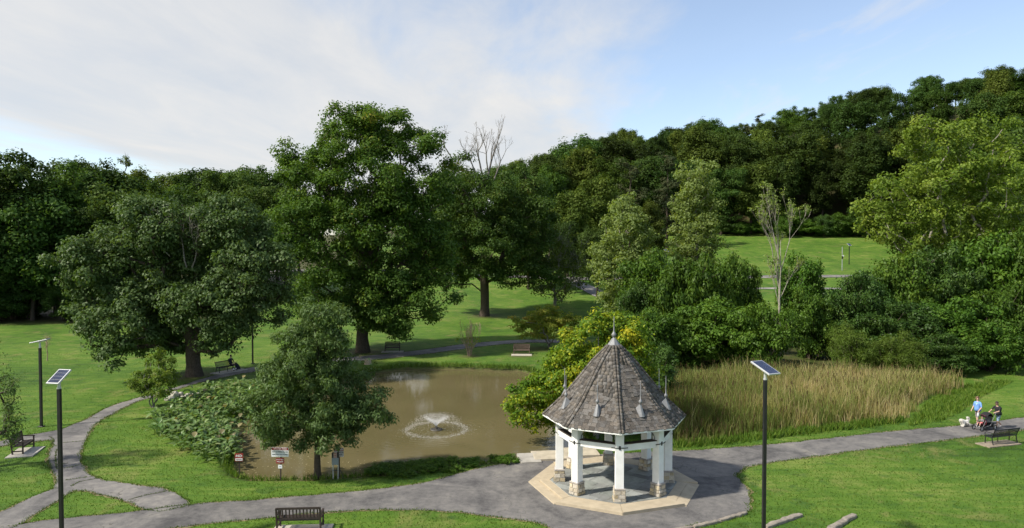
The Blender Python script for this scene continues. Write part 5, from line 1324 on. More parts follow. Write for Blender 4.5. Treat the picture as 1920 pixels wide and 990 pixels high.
# ------------------------------------------------------------------ slabs and timbers by the path
for px, py, w, l_, rz, lab in ((992, 862, 1.1, 1.5, 0.15, 'cracked grey slab at the left end of the pond landing'), (1032, 857, 1.9, 1.5, 0.12, 'middle pale concrete slab of the pond landing beside the gazebo'), (1085, 851, 2.1, 1.5, 0.10, 'right pale concrete slab of the pond landing behind the gazebo columns')):
    c = G(px, py); o = MB().box((0, 0, 0.0), (w, l_, 0.16)).build('landing_slab', M_CONC_GREY if px < 1000 else plain('landing_concrete', (0.43, 0.38, 0.29), 0.92, 0, 0.2, 2, 0.3), None, 0.015)
    o.location = (c[0], c[1] + 0.1, {992: 0.022, 1032: 0.034, 1085: 0.046}[px]); o.rotation_euler = (0.02 * (px < 1000), 0, rz); tag(o, lab, 'slab', 'slabs of the pond landing')
def log(p0, p1, w, h, label, seed):
    a, b_ = G(*p0), G(*p1); rg_ = random.Random(seed); n = 9; L_ = np.linalg.norm(b_ - a); V = []; Fq = []
    for i in range(n + 1):
        x = L_ * i / n; ww = w / 2 * rg_.uniform(0.85, 1.12) * (0.75 if i in (0, n) else 1); hh_ = h * rg_.uniform(0.9, 1.08) * (0.85 if i in (0, n) else 1); off = rg_.uniform(-0.025, 0.025)
        V += [(x, -ww + off, -0.1), (x, -ww + off, hh_ * 0.8), (x, -ww * 0.75 + off, hh_), (x, ww * 0.75 + off, hh_), (x, ww + off, hh_ * 0.8), (x, ww + off, -0.1)]
    for i in range(n):
        for k in range(5): q_ = i * 6 + k; Fq.append((q_, q_ + 6, q_ + 7, q_ + 1))
    Fq += [(0, 1, 2, 3, 4, 5), tuple(range(n * 6 + 5, n * 6 - 1, -1))]
    o = MB().add(V, Fq).build('timber_edging', M_TIMBER); o.location = a; o.rotation_euler = (0, 0, math.atan2(b_[1] - a[1], b_[0] - a[0]))
    return tag(o, label, 'timber', 'timbers on the right lawn')
log((1350, 978), (1399, 963), 0.19, 0.11, 'stone grey timber edging the asphalt, nearest the grass corner', 1)
log((1300, 990), (1348, 979), 0.19, 0.11, 'timber edging the asphalt, second from the grass corner', 2)
log((1246, 1000), (1298, 991), 0.19, 0.11, 'timber edging the asphalt at the bottom of the picture', 3)
log((1436, 990), (1501, 967), 0.26, 0.13, 'weathered timber lying in the grass behind the right solar lamp', 4)
log((1555, 997), (1601, 968), 0.27, 0.15, 'weathered timber lying in the grass, farthest right of them', 5)
# rocks and stump
def rock(px, py, s, label, seed):
    c = G(px, py); bm = bmesh.new(); bmesh.ops.create_icosphere(bm, subdivisions=2, radius=1.0)
    for v in bm.verts:
        k = 1 + 0.28 * mnoise.noise(v.co * 1.3 + Vector((seed * 3.1, 0, 0))) + 0.12 * mnoise.noise(v.co * 3 + Vector((0, seed, 0))); v.co *= k; v.co.x *= s[0]; v.co.y *= s[1]; v.co.z *= s[2]
    me = bpy.data.meshes.new('rock'); bm.to_mesh(me); bm.free(); o = obj('rock', me, M_ROCK); o.location = (c[0], c[1], s[2] * 0.45); o.rotation_euler = (0, 0, seed)
    return tag(o, label, 'rock', 'rocks by the left bend of the path')
rock(318, 750, (0.42, 0.3, 0.2), 'flat pale rock, left of the three beside the waterside plants', 1)
rock(327, 744, (0.32, 0.3, 0.3), 'upright pale rock, middle of the three beside the waterside plants', 2)
rock(339, 742, (0.2, 0.2, 0.22), 'small pale rock, right of the three beside the waterside plants', 3)
rock(356, 742, (0.75, 0.4, 0.13), 'long low brownish rock right of the three pale rocks', 4)
c = G(690, 683); st = MB(); st.lathe([(0.40, -0.05), (0.34, 0.12), (0.31, 0.45), (0.30, 0.52)], n=14); so = st.build('tree_stump', M_STUMP); so.location = c; so.scale = (1, 1, 1.0)
tag(so, 'pale sawn tree stump by the far path left of the pond', 'stump')

# ------------------------------------------------------------------ fountain
c = G(818, 806, WATER_Z); ft_ = thing('fountain', 'floating fountain throwing a cone of water in the pond', 'fountain', c)
fb = MB(); fb.lathe([(0.34, -0.05), (0.40, 0.02), (0.36, 0.07), (0.16, 0.09), (0.14, 0.16), (0.07, 0.18), (0.06, 0.26)], n=16); fb.build('float', M_FLOAT, ft_)
rf_ = np.random.default_rng(2)
def drops(P, s):
    n = len(P); O = np.array([(1, 0, 0), (-1, 0, 0), (0, 1, 0), (0, -1, 0), (0, 0, 1), (0, 0, -1)], float)
    V = (P[:, None] + O[None] * s[:, None, None]).reshape(-1, 3); T = np.array([(0, 2, 4), (2, 1, 4), (1, 3, 4), (3, 0, 4), (2, 0, 5), (1, 2, 5), (3, 1, 5), (0, 3, 5)])
    return np_mesh('spray', V, ((np.arange(n) * 6)[:, None, None] + T[None]).reshape(-1, 3))
n = 7500; ph = rf_.uniform(0, 2 * np.pi, n); t = np.where(rf_.random(n) < 0.55, rf_.random(n) * 0.33, rf_.random(n) ** 0.8 * 0.77)
vr = 2.45 * (1 + rf_.normal(0, 0.05, n)); vz = 3.35 * (1 + rf_.normal(0, 0.05, n)); jit = 0.012 + 0.10 * t
D = np.column_stack([np.cos(ph) * vr * t, np.sin(ph) * vr * t, 0.24 + vz * t - 4.9 * t * t]) + rf_.normal(0, 1, (n, 3)) * jit[:, None]
k = D[:, 2] > 0; tag(obj('spray', drops(D[k], rf_.uniform(0.004, 0.012, k.sum())), M_FOAM, ft_), kind='stuff')
n = 2600; ph = rf_.uniform(0, 2 * np.pi, n); r_ = np.where(rf_.random(n) < 0.75, rf_.normal(1.88, 0.12, n), rf_.normal(2.0, 0.4, n))
D = np.column_stack([np.cos(ph) * r_, np.sin(ph) * r_, np.abs(rf_.normal(0, 0.035, n)) + 0.004])
tag(obj('splash_ring', drops(D, rf_.uniform(0.004, 0.013, n)), M_FOAM, ft_), kind='stuff')

# ------------------------------------------------------------------ lamps
def solar_lamp(px, yd, h, label, yaw, tilt, pw=1.05, pl_=0.62, w=0.145, lean=0.0, arm=False, zb=0.0):
    x = AT(px, yd); t = thing('solar_lamp', label, 'street lamp', (x, yd, zb), 0, 'solar lamps in the park')
    t.rotation_euler = (0, lean, 0)
    MB().box((0, 0, 0.03), (0.3, 0.3, 0.06)).build('base_plate', M_BLACK, t, 0.01)
    MB().box((0, 0, h / 2), (w, w, h)).build('pole', M_BLACK, t, 0.012)
    nk = MB(); nk.tube([(0, 0, h - 0.02), (0, 0, h + 0.34)], 0.055, 10); nk.lathe([(0.075, h), (0.075, h + 0.05)], n=10); nk.build('neck', M_ALU, t)
    R_ = Matrix.Rotation(yaw, 3, 'Z') @ Matrix.Rotation(tilt, 3, 'X'); c0 = Vector((0, 0, h + 0.44))
    pn = MB().box(c0, (pw, pl_, 0.06), R_).build('panel_frame', M_ALU, t, 0.008)
    nxp, nyp = 6, 4; cw, ch = (pw - 0.08) / nxp, (pl_ - 0.08) / nyp
    for i in range(nxp):
        for j in range(nyp):
            MB().box(c0 + R_ @ Vector(((i - (nxp - 1) / 2) * cw, (j - (nyp - 1) / 2) * ch, 0.033)), (cw - 0.012, ch - 0.012, 0.008), R_).build('solar_cell', M_CELL, pn)
    MB().box(c0 + R_ @ Vector((0, -pl_ * 0.1, -0.06)), (pw * 0.5, pl_ * 0.45, 0.05), R_).build('light_head', M_ALU, t, 0.008)
    return t
solar_lamp(106.5, 25.6, 6.12, 'tall black solar lamp on the left with its panel facing the camera', math.radians(-10), math.radians(34), 0.52, 0.74, 0.125)
solar_lamp(1437, 25.6, 6.45, 'tall black solar lamp in front of the reeds, panel tilted to the left', math.radians(25), math.radians(20), 0.55, 0.98, 0.125)
solar_lamp(72, 43.7, 4.95, 'solar lamp on the left lawn with its panel seen edge on', math.radians(100), math.radians(-12), 0.5, 1.0, 0.14)
solar_lamp(472, 66.9, 5.0, 'solar lamp whose thin pole stands between the maple and the young ash', math.radians(80), math.radians(20), 0.5, 1.0, 0.13)
for px, py_top, yd, lab in ((1592, 459, 172, 'small distant solar lamp in the far field right of the sign post'), (1249, 470, 150, 'small distant lamp pole in the far field between the poplars')):
    x = AT(px, yd); zb = terr1(x, yd); h = TOPZ(py_top, yd) - zb
    solar_lamp(px, yd, max(h - 0.4, 2.5), lab, 0.3, math.radians(35), 0.9, 0.9, 0.17, zb=zb)
yd = 160; x = AT(1579, yd); zb = terr1(x, yd); sp_ = thing('sign_post', 'distant post with a small plate in the far field left of the far lamp', 'post', (x, yd, zb))
hp = TOPZ(463, yd) - zb; MB().tube([(0, 0, 0), (0, 0, hp)], 0.09, 6).build('post', M_GALV, sp_); MB().box((0, -0.12, hp * 0.55), (0.32, 0.05, 0.6)).build('plate', M_BLACK, sp_); MB().box((0.2, -0.12, hp * 0.62), (0.25, 0.05, 0.3)).build('plate', M_SIGN_WHITE, sp_)

# ------------------------------------------------------------------ benches
def pad(px, py, w, l_, rz, mat=None):
    c = G(px, py); o = MB().box((0, 0, 0.02), (w, l_, 0.08)).build('bench_pad', mat or M_CONC_GREY, None, 0.01); o.location = c; o.rotation_euler = (0, 0, rz); return tag(o, kind='structure')
def slat_bench(px, py, rz, label, mat, w=1.75, upright=True, loc=None):
    """wooden garden bench; local -y is the way a sitter looks"""
    t = thing('park_bench', label, 'bench', (G(px, py) if loc is None else loc) + np.array([0, 0, 0.06]), rz, 'wooden park benches')
    for sx in (-1, 1):
        x = sx * (w / 2 - 0.04)
        MB().bar((x, -0.27, 0), (x, -0.27, 0.62), 0.065, 0.065, (0, 1, 0)).build('leg', mat, t)
        MB().bar((x, 0.22, 0), (x, 0.34, 0.95), 0.065, 0.07, (0, 1, 0)).build('leg', mat, t)
        MB().bar((x, -0.33, 0.645), (x, 0.30, 0.665), 0.075, 0.045).build('arm_rest', mat, t)
        MB().bar((x, -0.25, 0.16), (x, 0.23, 0.16), 0.04, 0.06).build('stretcher', mat, t)
    for k in range(5): MB().box((0, -0.25 + k * 0.11, 0.43 - 0.006 * k), (w - 0.1, 0.085, 0.028)).build('seat_slat', mat, t)
    MB().box((0, -0.28, 0.385), (w - 0.12, 0.035, 0.09)).build('apron', mat, t)
    for z, y in ((0.92, 0.335), (0.50, 0.265)): MB().box((0, y, z), (w - 0.1, 0.04, 0.085 if z > .8 else 0.065)).build('back_rail', mat, t)
    if upright:
        n = 12
        for k in range(n): x = -w / 2 + 0.14 + (w - 0.28) * k / (n - 1); MB().bar((x, 0.275, 0.53), (x, 0.33, 0.88), 0.05, 0.022, (0, 1, 0)).build('back_slat', mat, t)
    else:
        for k in range(3): MB().box((0, 0.282 + k * 0.017, 0.60 + k * 0.105), (w - 0.12, 0.025, 0.08)).build('back_slat', mat, t)
    return t
pad(566, 996, 2.3, 1.1, 0.06, plain('bench_pad_concrete', (0.40, 0.36, 0.30), 0.92, 0, 0.15, 2, 0.2))
slat_bench(563, 993, math.radians(180 + 3.5), 'dark slatted wooden bench seen from behind at the bottom of the picture', M_BENCH_DARK, 1.78)
pad(48, 849, 1.3, 1.9, 0.28)
slat_bench(43, 847, math.radians(90 + 14), 'dark wooden bench seen from its side at the left edge', M_BENCH_DARK, 1.5)
pad(736, 660, 2.3, 1.0, 0.08); slat_bench(736, 659, 0.08, 'dark bench in the shade right of the big oak trunk', M_BENCH_DARK, 1.6, False)
pad(978, 666, 2.1, 1.0, -0.02, plain('bench_pad_pale', (0.42, 0.38, 0.31), 0.92, 0, 0.15, 2, 0.2)); slat_bench(978, 664, -0.03, 'brown wooden bench on a pale slab on the far bank', M_BENCH_BROWN, 1.7, False)
def metal_bench(px, py, rz, label, w=1.9):
    """black steel bench of narrow straps with curled arms; local -y is the way a sitter looks"""
    t = thing('metal_bench', label, 'bench', G(px, py) + np.array([0, 0, 0.06]), rz, 'black metal benches')
    for sx in (-1, 1):
        x = sx * (w / 2 - 0.05)
        MB().tube([(x, -0.24, 0), (x, -0.22, 0.40), (x, 0.18, 0.40), (x, 0.26, 0.62), (x, 0.36, 0.86)], 0.028, 8).build('frame', M_BLACK, t)
        MB().tube([(x, 0.26, 0), (x, 0.2, 0.2), (x, 0.18, 0.40)], 0.028, 8).build('leg', M_BLACK, t)
        MB().tube([(x, 0.28, 0.64), (x, 0.1, 0.66), (x, -0.16, 0.66), (x, -0.26, 0.60), (x, -0.25, 0.48), (x, -0.22, 0.40)], 0.02, 8).build('arm_rest', M_BLACK, t)
    MB().tube([(0, -0.2, 0), (0, -0.2, 0.4)], 0.024, 8).build('leg', M_BLACK, t)
    n = 26
    for k in range(n):
        x = -w / 2 + 0.09 + (w - 0.18) * k / (n - 1)
        MB().bar((x, -0.26, 0.42), (x, 0.20, 0.42), 0.038, 0.008).build('seat_strap', M_BLACK, t)
        MB().bar((x, 0.215, 0.46), (x, 0.355, 0.84), 0.038, 0.008, (0, 1, 0)).build('back_strap', M_BLACK, t)
    for y, z in ((-0.27, 0.41), (0.2, 0.43)): MB().tube([(-w / 2 + 0.04, y, z), (w / 2 - 0.04, y, z)], 0.024, 8).build('rail', M_BLACK, t)
    MB().tube([(-w / 2 + 0.02, 0.365, 0.865), (w / 2 - 0.02, 0.365, 0.865)], 0.035, 8).build('top_rail', M_BLACK, t)
    return t
q0, q1 = G(1843, 833), G(1910, 826); rzb = math.atan2(q1[1] - q0[1], q1[0] - q0[0])
pad(1872, 833, 2.4, 0.9, rzb, plain('worn_pad', (0.24, 0.20, 0.15), 0.95, 0, 0.3, 3, 0.4)); metal_bench(1877, 832, rzb + math.pi, 'black metal bench with curled arms beside the walkers on the right')
q0, q1 = G(411, 699), G(438, 694); rzm = math.atan2(q1[1] - q0[1], q1[0] - q0[0])
BENCH_M = G(426, 697); pad(430, 697, 3.0, 1.3, rzm); metal_bench(424, 697, rzm, 'black metal bench under the maple with a person sitting on it', 1.85)

# ------------------------------------------------------------------ signs and the grey box
def lettering(txt, size, loc, mat, parent, name='lettering', sx=1.0):
    cu = bpy.data.curves.new(name, 'FONT'); cu.body = txt; cu.size = size; cu.align_x = 'CENTER'; cu.align_y = 'CENTER'; cu.extrude = 0.001; cu.offset = size * 0.018
    o = bpy.data.objects.new(name, cu); COL.objects.link(o); me = bpy.data.meshes.new_from_object(o.evaluated_get(bpy.context.evaluated_depsgraph_get())); bpy.data.objects.remove(o)
    o = obj(name, me, None, parent); me.materials.clear(); me.materials.append(mat); o.location = loc; o.rotation_euler = (math.pi / 2, 0, 0); o.scale = (sx, 1, 1); return o
def rrect(w, h, r, n=4):
    out = []
    for cx, cz, a0 in ((w / 2 - r, h / 2 - r, 0), (-w / 2 + r, h / 2 - r, 90), (-w / 2 + r, -h / 2 + r, 180), (w / 2 - r, -h / 2 + r, 270)):
        for k in range(n + 1): a = math.radians(a0 + 90 * k / n); out.append((cx + r * math.cos(a), cz + r * math.sin(a)))
    return out
def plate(w, h, z, y, mat, parent, name='plate', th=0.012, r=0.02, x=0.0):
    m_ = MB(); poly = rrect(w, h, r); n = len(poly)
    m_.add([(x + p[0], y, z + p[1]) for p in poly] + [(x + p[0], y + th, z + p[1]) for p in poly], [tuple(range(n)), tuple(range(2 * n - 1, n - 1, -1))] + [(i, i + n, (i + 1) % n + n, (i + 1) % n) for i in range(n)])
    return m_.build(name, mat, parent)
def sign(px, py, rz, label):
    return thing('sign', label, 'sign', G(px, py), rz)
s = sign(449, 894, 0.05, 'small maroon sign with a white panel on a thin dark post at the pond corner')
MB().box((0, 0, 0.55), (0.05, 0.05, 1.1)).build('post', M_BENCH_DARK, s)
p_ = plate(0.40, 0.40, 0.98, -0.045, M_SIGN_MAROON, s); plate(0.34, 0.115, 0.87, -0.052, M_SIGN_WHITE, s, 'white_panel', 0.006, 0.005)
lettering('NO', 0.17, (0, -0.05, 1.045), M_SIGN_WHITE, s); lettering('FISHING', 0.075, (0, -0.056, 0.868), M_SIGN_MAROON, s)
MB().box((-0.135, -0.048, 1.04), (0.06, 0.006, 0.02)).build('dash', M_SIGN_WHITE, s); MB().box((0.135, -0.048, 1.04), (0.06, 0.006, 0.02)).build('dash', M_SIGN_WHITE, s)
s = sign(526, 901, -0.03, 'post with three plates, the top one white with a red band, below the ash tree')
MB().bar((0, 0, 0), (0.05, 0, 1.62), 0.055, 0.055, (0, 1, 0)).build('post', M_BENCH_DARK, s)
plate(0.84, 0.46, 1.40, -0.045, M_SIGN_WHITE, s, 'top_plate'); plate(0.80, 0.115, 1.55, -0.051, M_SIGN_RED, s, 'red_band', 0.006, 0.004)
lettering('DANGER ZONE', 0.09, (0.02, -0.055, 1.55), M_SIGN_WHITE, s); lettering('NO SWIMMING OR', 0.088, (0, -0.049, 1.405), M_SIGN_BLACK, s); lettering('WADING IN POND', 0.088, (0, -0.049, 1.28), M_SIGN_BLACK, s)
plate(0.40, 0.27, 0.98, -0.045, M_SIGN_MAROON, s, 'middle_plate'); lettering("DON'T FEED", 0.062, (0, -0.05, 1.03), M_SIGN_WHITE, s); lettering('WILDLIFE', 0.075, (0, -0.05, 0.93), M_SIGN_WHITE, s)
plate(0.20, 0.17, 0.69, -0.045, M_SIGN_WHITE, s, 'bottom_plate'); MB().box((0, -0.047, 0.70), (0.10, 0.004, 0.06)).build('symbol', plain('faded_print', (0.45, 0.47, 0.55), 0.6), s)
e = thing('electric_box', 'grey electric box on two steel posts beside the ash trunk', 'electric box', G(629, 898), 0.08)
for sx in (-0.11, 0.13): MB().tube([(sx, 0, 0), (sx, 0, 0.75)], 0.028, 8).build('post', M_GALV, e)
MB().box((0.01, 0, 0.42), (0.36, 0.03, 0.035)).build('cross_bar', M_IRON, e); MB().box((0.0, 0, 0.88), (0.32, 0.16, 0.34)).build('box', M_BOX_GREY, e, 0.01)
MB().box((-0.12, 0, 1.17), (0.08, 0.14, 0.24)).build('switch_box', M_IRON, e); MB().box((0.13, 0, 1.17), (0.09, 0.14, 0.26)).build('switch_box', M_IRON, e)
MB().box((0.005, -0.04, 1.17), (0.16, 0.03, 0.27)).build('notice', plain('faded_notice', (0.42, 0.33, 0.29), 0.6), e)
for z in (1.25, 1.17, 1.09): MB().box((0.005, -0.058, z), (0.11, 0.004, 0.028)).build('print', M_SIGN_MAROON, e)
MB().tube([(0.2, 0.02, 0.45), (0.3, 0.0, 0.3), (0.36, 0.0, 0.12), (0.34, 0.0, 0.0)], 0.02, 6).build('cable', M_IRON, e)
s = sign(635, 894, 0.05, 'red and white danger sign standing behind the grey electric box')
MB().box((0.04, 0, 0.7), (0.05, 0.05, 1.4)).build('post', M_BENCH_DARK, s)
plate(0.48, 0.44, 1.22, -0.045, plain('dull_white_plate', (0.50, 0.47, 0.46), 0.6, 0, 0.05), s, 'plate', x=0.02); plate(0.46, 0.13, 1.36, -0.051, M_SIGN_MAROON, s, 'red_band', 0.006, 0.004, 0.02)
lettering('DANGER', 0.105, (0.02, -0.055, 1.36), M_SIGN_WHITE, s); lettering('SHOCK', 0.09, (0.1, -0.05, 1.22), M_SIGN_BLACK, s); lettering('LIFE', 0.09, (0.12, -0.05, 1.11), M_SIGN_BLACK, s)

# ------------------------------------------------------------------ people, the pushchair and the dog
M_SKIN = plain('skin', (0.52, 0.33, 0.25), 0.55, 0, 0.06)
M_HAIR = plain('dark_hair', (0.035, 0.022, 0.016), 0.6); M_HAIR2 = plain('brown_hair', (0.14, 0.085, 0.05), 0.6)
M_BLUE = plain('blue_cotton', (0.16, 0.32, 0.68), 0.8, 0, 0.1); M_BLACKC = plain('black_cotton', (0.014, 0.014, 0.017), 0.85, 0, 0.2)
M_DENIM = plain('pale_denim', (0.20, 0.29, 0.40), 0.85, 0, 0.2); M_GREYC = plain('grey_shorts', (0.24, 0.21, 0.21), 0.85, 0, 0.12)
M_SHOE = plain('shoe', (0.20, 0.20, 0.22), 0.7); M_NAVY = plain('navy_jacket', (0.014, 0.018, 0.032), 0.8); M_TROUSER = plain('dark_trousers', (0.020, 0.022, 0.030), 0.85)
M_SOCK = plain('white_sock', (0.72, 0.72, 0.72), 0.9, 0, 0.04); M_MAROON = plain('maroon_fabric', (0.10, 0.018, 0.030), 0.85, 0, 0.15); M_TYRE = plain('black_rubber', (0.014, 0.014, 0.014), 0.8)
M_FABRIC = plain('black_fabric', (0.013, 0.013, 0.015), 0.85, 0, 0.2); M_GREYF = plain('grey_fabric', (0.16, 0.16, 0.17), 0.85, 0, 0.2); M_FUR = plain('white_fur', (0.80, 0.78, 0.74), 0.9, 0, 0.06); M_TAN = plain('tan_fur', (0.55, 0.42, 0.28), 0.9, 0, 0.08); M_PINK = plain('pink_cotton', (0.55, 0.16, 0.17), 0.85, 0, 0.1)
def skin_mesh(name, nodes, edges, subdiv=2):
    """one continuous surface grown round a skeleton of joints: nodes {key: (pos, rx, ry)}, the first is the root"""
    keys = list(nodes); ix = {k: i for i, k in enumerate(keys)}
    me = bpy.data.meshes.new(name + '_bones'); me.from_pydata([nodes[k][0] for k in keys], [(ix[a], ix[b]) for a, b in edges], []); me.update()
    o = bpy.data.objects.new(name + '_bones', me); COL.objects.link(o)
    md = o.modifiers.new('s', 'SKIN'); md.use_smooth_shade = True; md.branch_smoothing = 0.4
    for i, k in enumerate(keys):
        sv = me.skin_vertices[0].data[i]; sv.radius = (nodes[k][1], nodes[k][2]); sv.use_root = (i == 0)
    o.modifiers.new('d', 'SUBSURF').levels = subdiv
    dg = bpy.context.evaluated_depsgraph_get(); out = bpy.data.meshes.new_from_object(o.evaluated_get(dg)); out.name = name
    bpy.data.objects.remove(o); bpy.data.meshes.remove(me)
    return out
def paint(me, nodes, zones, mats):
    """give every face the material of the nearest bone: zones [(a, b, material index)]"""
    A = np.array([nodes[a][0] for a, b, m_ in zones], float); B = np.array([nodes[b][0] for a, b, m_ in zones], float); mi = [m_ for a, b, m_ in zones]
    for m_ in mats: me.materials.append(m_)
    for p in me.polygons:
        c = np.array(p.center); ab = B - A; t = np.clip(((c - A) * ab).sum(1) / ((ab * ab).sum(1) + 1e-9), 0, 1)
        p.material_index = mi[int(np.argmin(np.linalg.norm(c - (A + ab * t[:, None]), axis=1)))]
        p.use_smooth = True
def figure(J, name='body'):
    """J: joints of a person, local x = forward, y = the person's left, z up. Adds hands with five fingers and a face."""
    N_ = {}; E_ = []
    def put(k, p, r, r2=None): N_[k] = (tuple(map(float, p)), r, r2 or r)
    s = J['s']
    put('pelvis', J['pelvis'], 0.155 * s, 0.115 * s); put('waist', J['waist'], 0.135 * s, 0.10 * s); put('chest', J['chest'], 0.165 * s, 0.115 * s); put('neck0', J['neck0'], 0.085 * s, 0.07 * s); put('neck', J['neck'], 0.052 * s); put('head', J['head'], 0.088 * s, 0.098 * s); put('crown', J['crown'], 0.07 * s, 0.075 * s)
    E_ += [('pelvis', 'waist'), ('waist', 'chest'), ('chest', 'neck0'), ('neck0', 'neck'), ('neck', 'head'), ('head', 'crown')]
    hf = Vector(J.get('face', (1, 0, 0))).normalized(); hp = Vector(J['head'])
    put('nose', hp + hf * 0.105 * s + Vector((0, 0, -0.01)), 0.016 * s); E_.append(('head', 'nose'))
    for sd_ in ('L', 'R'):
        for a, r in (('sho', 0.062), ('elb', 0.042), ('wri', 0.029), ('hip', 0.088), ('kne', 0.058), ('ank', 0.042), ('toe', 0.036)): put(a + sd_, J[a + sd_], r * s)
        E_ += [('chest', 'sho' + sd_), ('sho' + sd_, 'elb' + sd_), ('elb' + sd_, 'wri' + sd_), ('pelvis', 'hip' + sd_), ('hip' + sd_, 'kne' + sd_), ('kne' + sd_, 'ank' + sd_), ('ank' + sd_, 'toe' + sd_)]
        w = Vector(J['wri' + sd_]); d = (w - Vector(J['elb' + sd_])).normalized(); sx = Vector((0, 0, 1)).cross(d)
        if sx.length < 0.3: sx = Vector((1, 0, 0))
        sx.normalize(); up = d.cross(sx); pm = w + d * 0.075 * s; put('palm' + sd_, pm, 0.03 * s, 0.02 * s); E_.append(('wri' + sd_, 'palm' + sd_))
        for k, (off, ln) in enumerate(((-0.028, 0.066), (-0.010, 0.078), (0.009, 0.074), (0.027, 0.058))):
            q = pm + sx * off * s + d * ln * 0.55 * s; q2 = q + (d * 0.5 - up * 0.6).normalized() * ln * 0.55 * s
            put(f'f{k}{sd_}', q, 0.0095 * s); put(f'g{k}{sd_}', q2, 0.008 * s); E_ += [('palm' + sd_, f'f{k}{sd_}'), (f'f{k}{sd_}', f'g{k}{sd_}')]
        tq = w + d * 0.04 * s - sx * 0.045 * s; put('th' + sd_, tq, 0.011 * s); put('tt' + sd_, tq + (d - up * 0.5).normalized() * 0.04 * s, 0.009 * s); E_ += [('palm' + sd_, 'th' + sd_), ('th' + sd_, 'tt' + sd_)]
    return N_, E_
def person(label, loc, rz, J, mats, parts, hair_mat, long_hair=False, glasses=False):
    """mats: top, bottom, lower leg, shoe, sleeve end; parts adds a sleeve rule"""
    t = thing('person', label, 'person', loc, rz); N_, E_ = figure(J)
    me = skin_mesh('body', N_, E_)
    Z = []
    for a, b in E_:
        k = 0
        if a in ('waist', 'chest') and b in ('chest', 'neck0', 'shoL', 'shoR'): k = 1
        elif (a, b) == ('pelvis', 'waist'): k = 2
        elif a.startswith('sho'): k = parts.get('upper_arm', 1)
        elif a.startswith('elb'): k = parts.get('forearm', 0)
        elif a == 'pelvis' or a.startswith('hip'): k = 2
        elif a.startswith('kne'): k = parts.get('shin', 0)
        elif a.startswith('ank'): k = 3
        Z.append((a, b, k))
    paint(me, N_, Z, [M_SKIN] + mats); obj('body', me, None, t)
    hp, hf, s = Vector(J['head']), Vector(J.get('face', (1, 0, 0))).normalized(), J['s']
    bm = bmesh.new(); bmesh.ops.create_icosphere(bm, subdivisions=3, radius=1)
    for v in bm.verts:
        c = v.co.copy(); v.co = Vector((c.x * 0.105, c.y * 0.103, c.z * 0.125)) * s
        if c.x > 0.25 and c.z < 0.55: v.co *= 0.72
        if c.z < -0.3 and not (long_hair and c.x < 0.1): v.co *= 0.8
        if long_hair and c.x < 0.1 and c.z < 0: v.co.z *= 1.9
        v.co *= 1 + 0.06 * mnoise.noise(c * 4)
    m2 = bpy.data.meshes.new('hair'); bm.to_mesh(m2); bm.free(); ho = obj('hair', m2, hair_mat, t); ho.location = hp + Vector((0, 0, 0.035 * s)) - hf * 0.012 * s
    ho.rotation_euler = (0, 0, math.atan2(hf.y, hf.x)); m2.polygons.foreach_set('use_smooth', [True] * len(m2.polygons))
    lf = Vector((-hf.y, hf.x, 0)); fc = MB()
    if glasses:
        for k in (-1, 1): fc.box(hp + hf * 0.092 * s + lf * k * 0.034 * s + Vector((0, 0, 0.012)), (0.02, 0.05 * s, 0.034 * s), rotz(math.atan2(hf.y, hf.x)))
        fc.build('sunglasses', M_BLACK, t)
    else:
        for k in (-1, 1): fc.lathe([(0.002, -0.008), (0.010, 0), (0.002, 0.008)], hp + hf * 0.088 * s + lf * k * 0.032 * s + Vector((0, 0, 0.012)), 6)
        fc.build('eyes', M_HAIR, t)
    MB().box(hp + hf * 0.091 * s + Vector((0, 0, -0.045 * s)), (0.008, 0.042 * s, 0.009 * s), rotz(math.atan2(hf.y, hf.x))).build('mouth', M_MAROON, t)
    er = MB()
    for k in (-1, 1): er.lathe([(0.006, -0.028), (0.016, 0), (0.006, 0.028)], hp + lf * k * 0.09 * s + Vector((0, 0, -0.005)), 6)
    er.build('ears', M_SKIN, t)
    return t
ga0, ga1 = G(1868, 806), G(1790, 815); head_ = math.atan2(ga1[1] - ga0[1], ga1[0] - ga0[0])       # the way they walk
fwd = np.array([math.cos(head_), math.sin(head_), 0]); lft = np.array([-fwd[1], fwd[0], 0])
GZ0 = np.array([0, 0, 0.012])
# woman pushing the pushchair, mid stride, leaning a little forward
WP = G(1872, 803) + GZ0
J = dict(s=0.97, pelvis=(0, 0, 0.88), waist=(0.04, 0, 1.05), chest=(0.10, 0, 1.26), neck0=(0.13, 0, 1.38), neck=(0.15, 0, 1.44), head=(0.18, 0, 1.54), crown=(0.165, 0, 1.60), face=(1, 0, -0.05),
         shoL=(0.11, 0.18, 1.34), elbL=(0.28, 0.24, 1.12), wriL=(0.50, 0.18, 1.06), shoR=(0.11, -0.18, 1.34), elbR=(0.28, -0.24, 1.12), wriR=(0.50, -0.18, 1.06),
         hipL=(0, 0.09, 0.84), kneL=(0.20, 0.09, 0.47), ankL=(0.30, 0.09, 0.075), toeL=(0.45, 0.10, 0.035), hipR=(0, -0.09, 0.84), kneR=(-0.06, -0.09, 0.46), ankR=(-0.36, -0.09, 0.13), toeR=(-0.26, -0.09, 0.035))
w_ = person('person in black top, pale denim shorts and sunglasses pushing the pushchair', WP, head_, J, [M_BLACKC, M_DENIM, M_SHOE], {'upper_arm': 1, 'forearm': 0, 'shin': 0}, M_HAIR, True, True)
sk = MB(); sk.lathe([(0.215, 0.86), (0.20, 0.98), (0.165, 1.06), (0.20, 1.22), (0.19, 1.30), (0.11, 1.37)], (0.06, 0, 0), 16); ts = sk.build('loose_top', M_BLACKC, w_, smooth_shade=True)
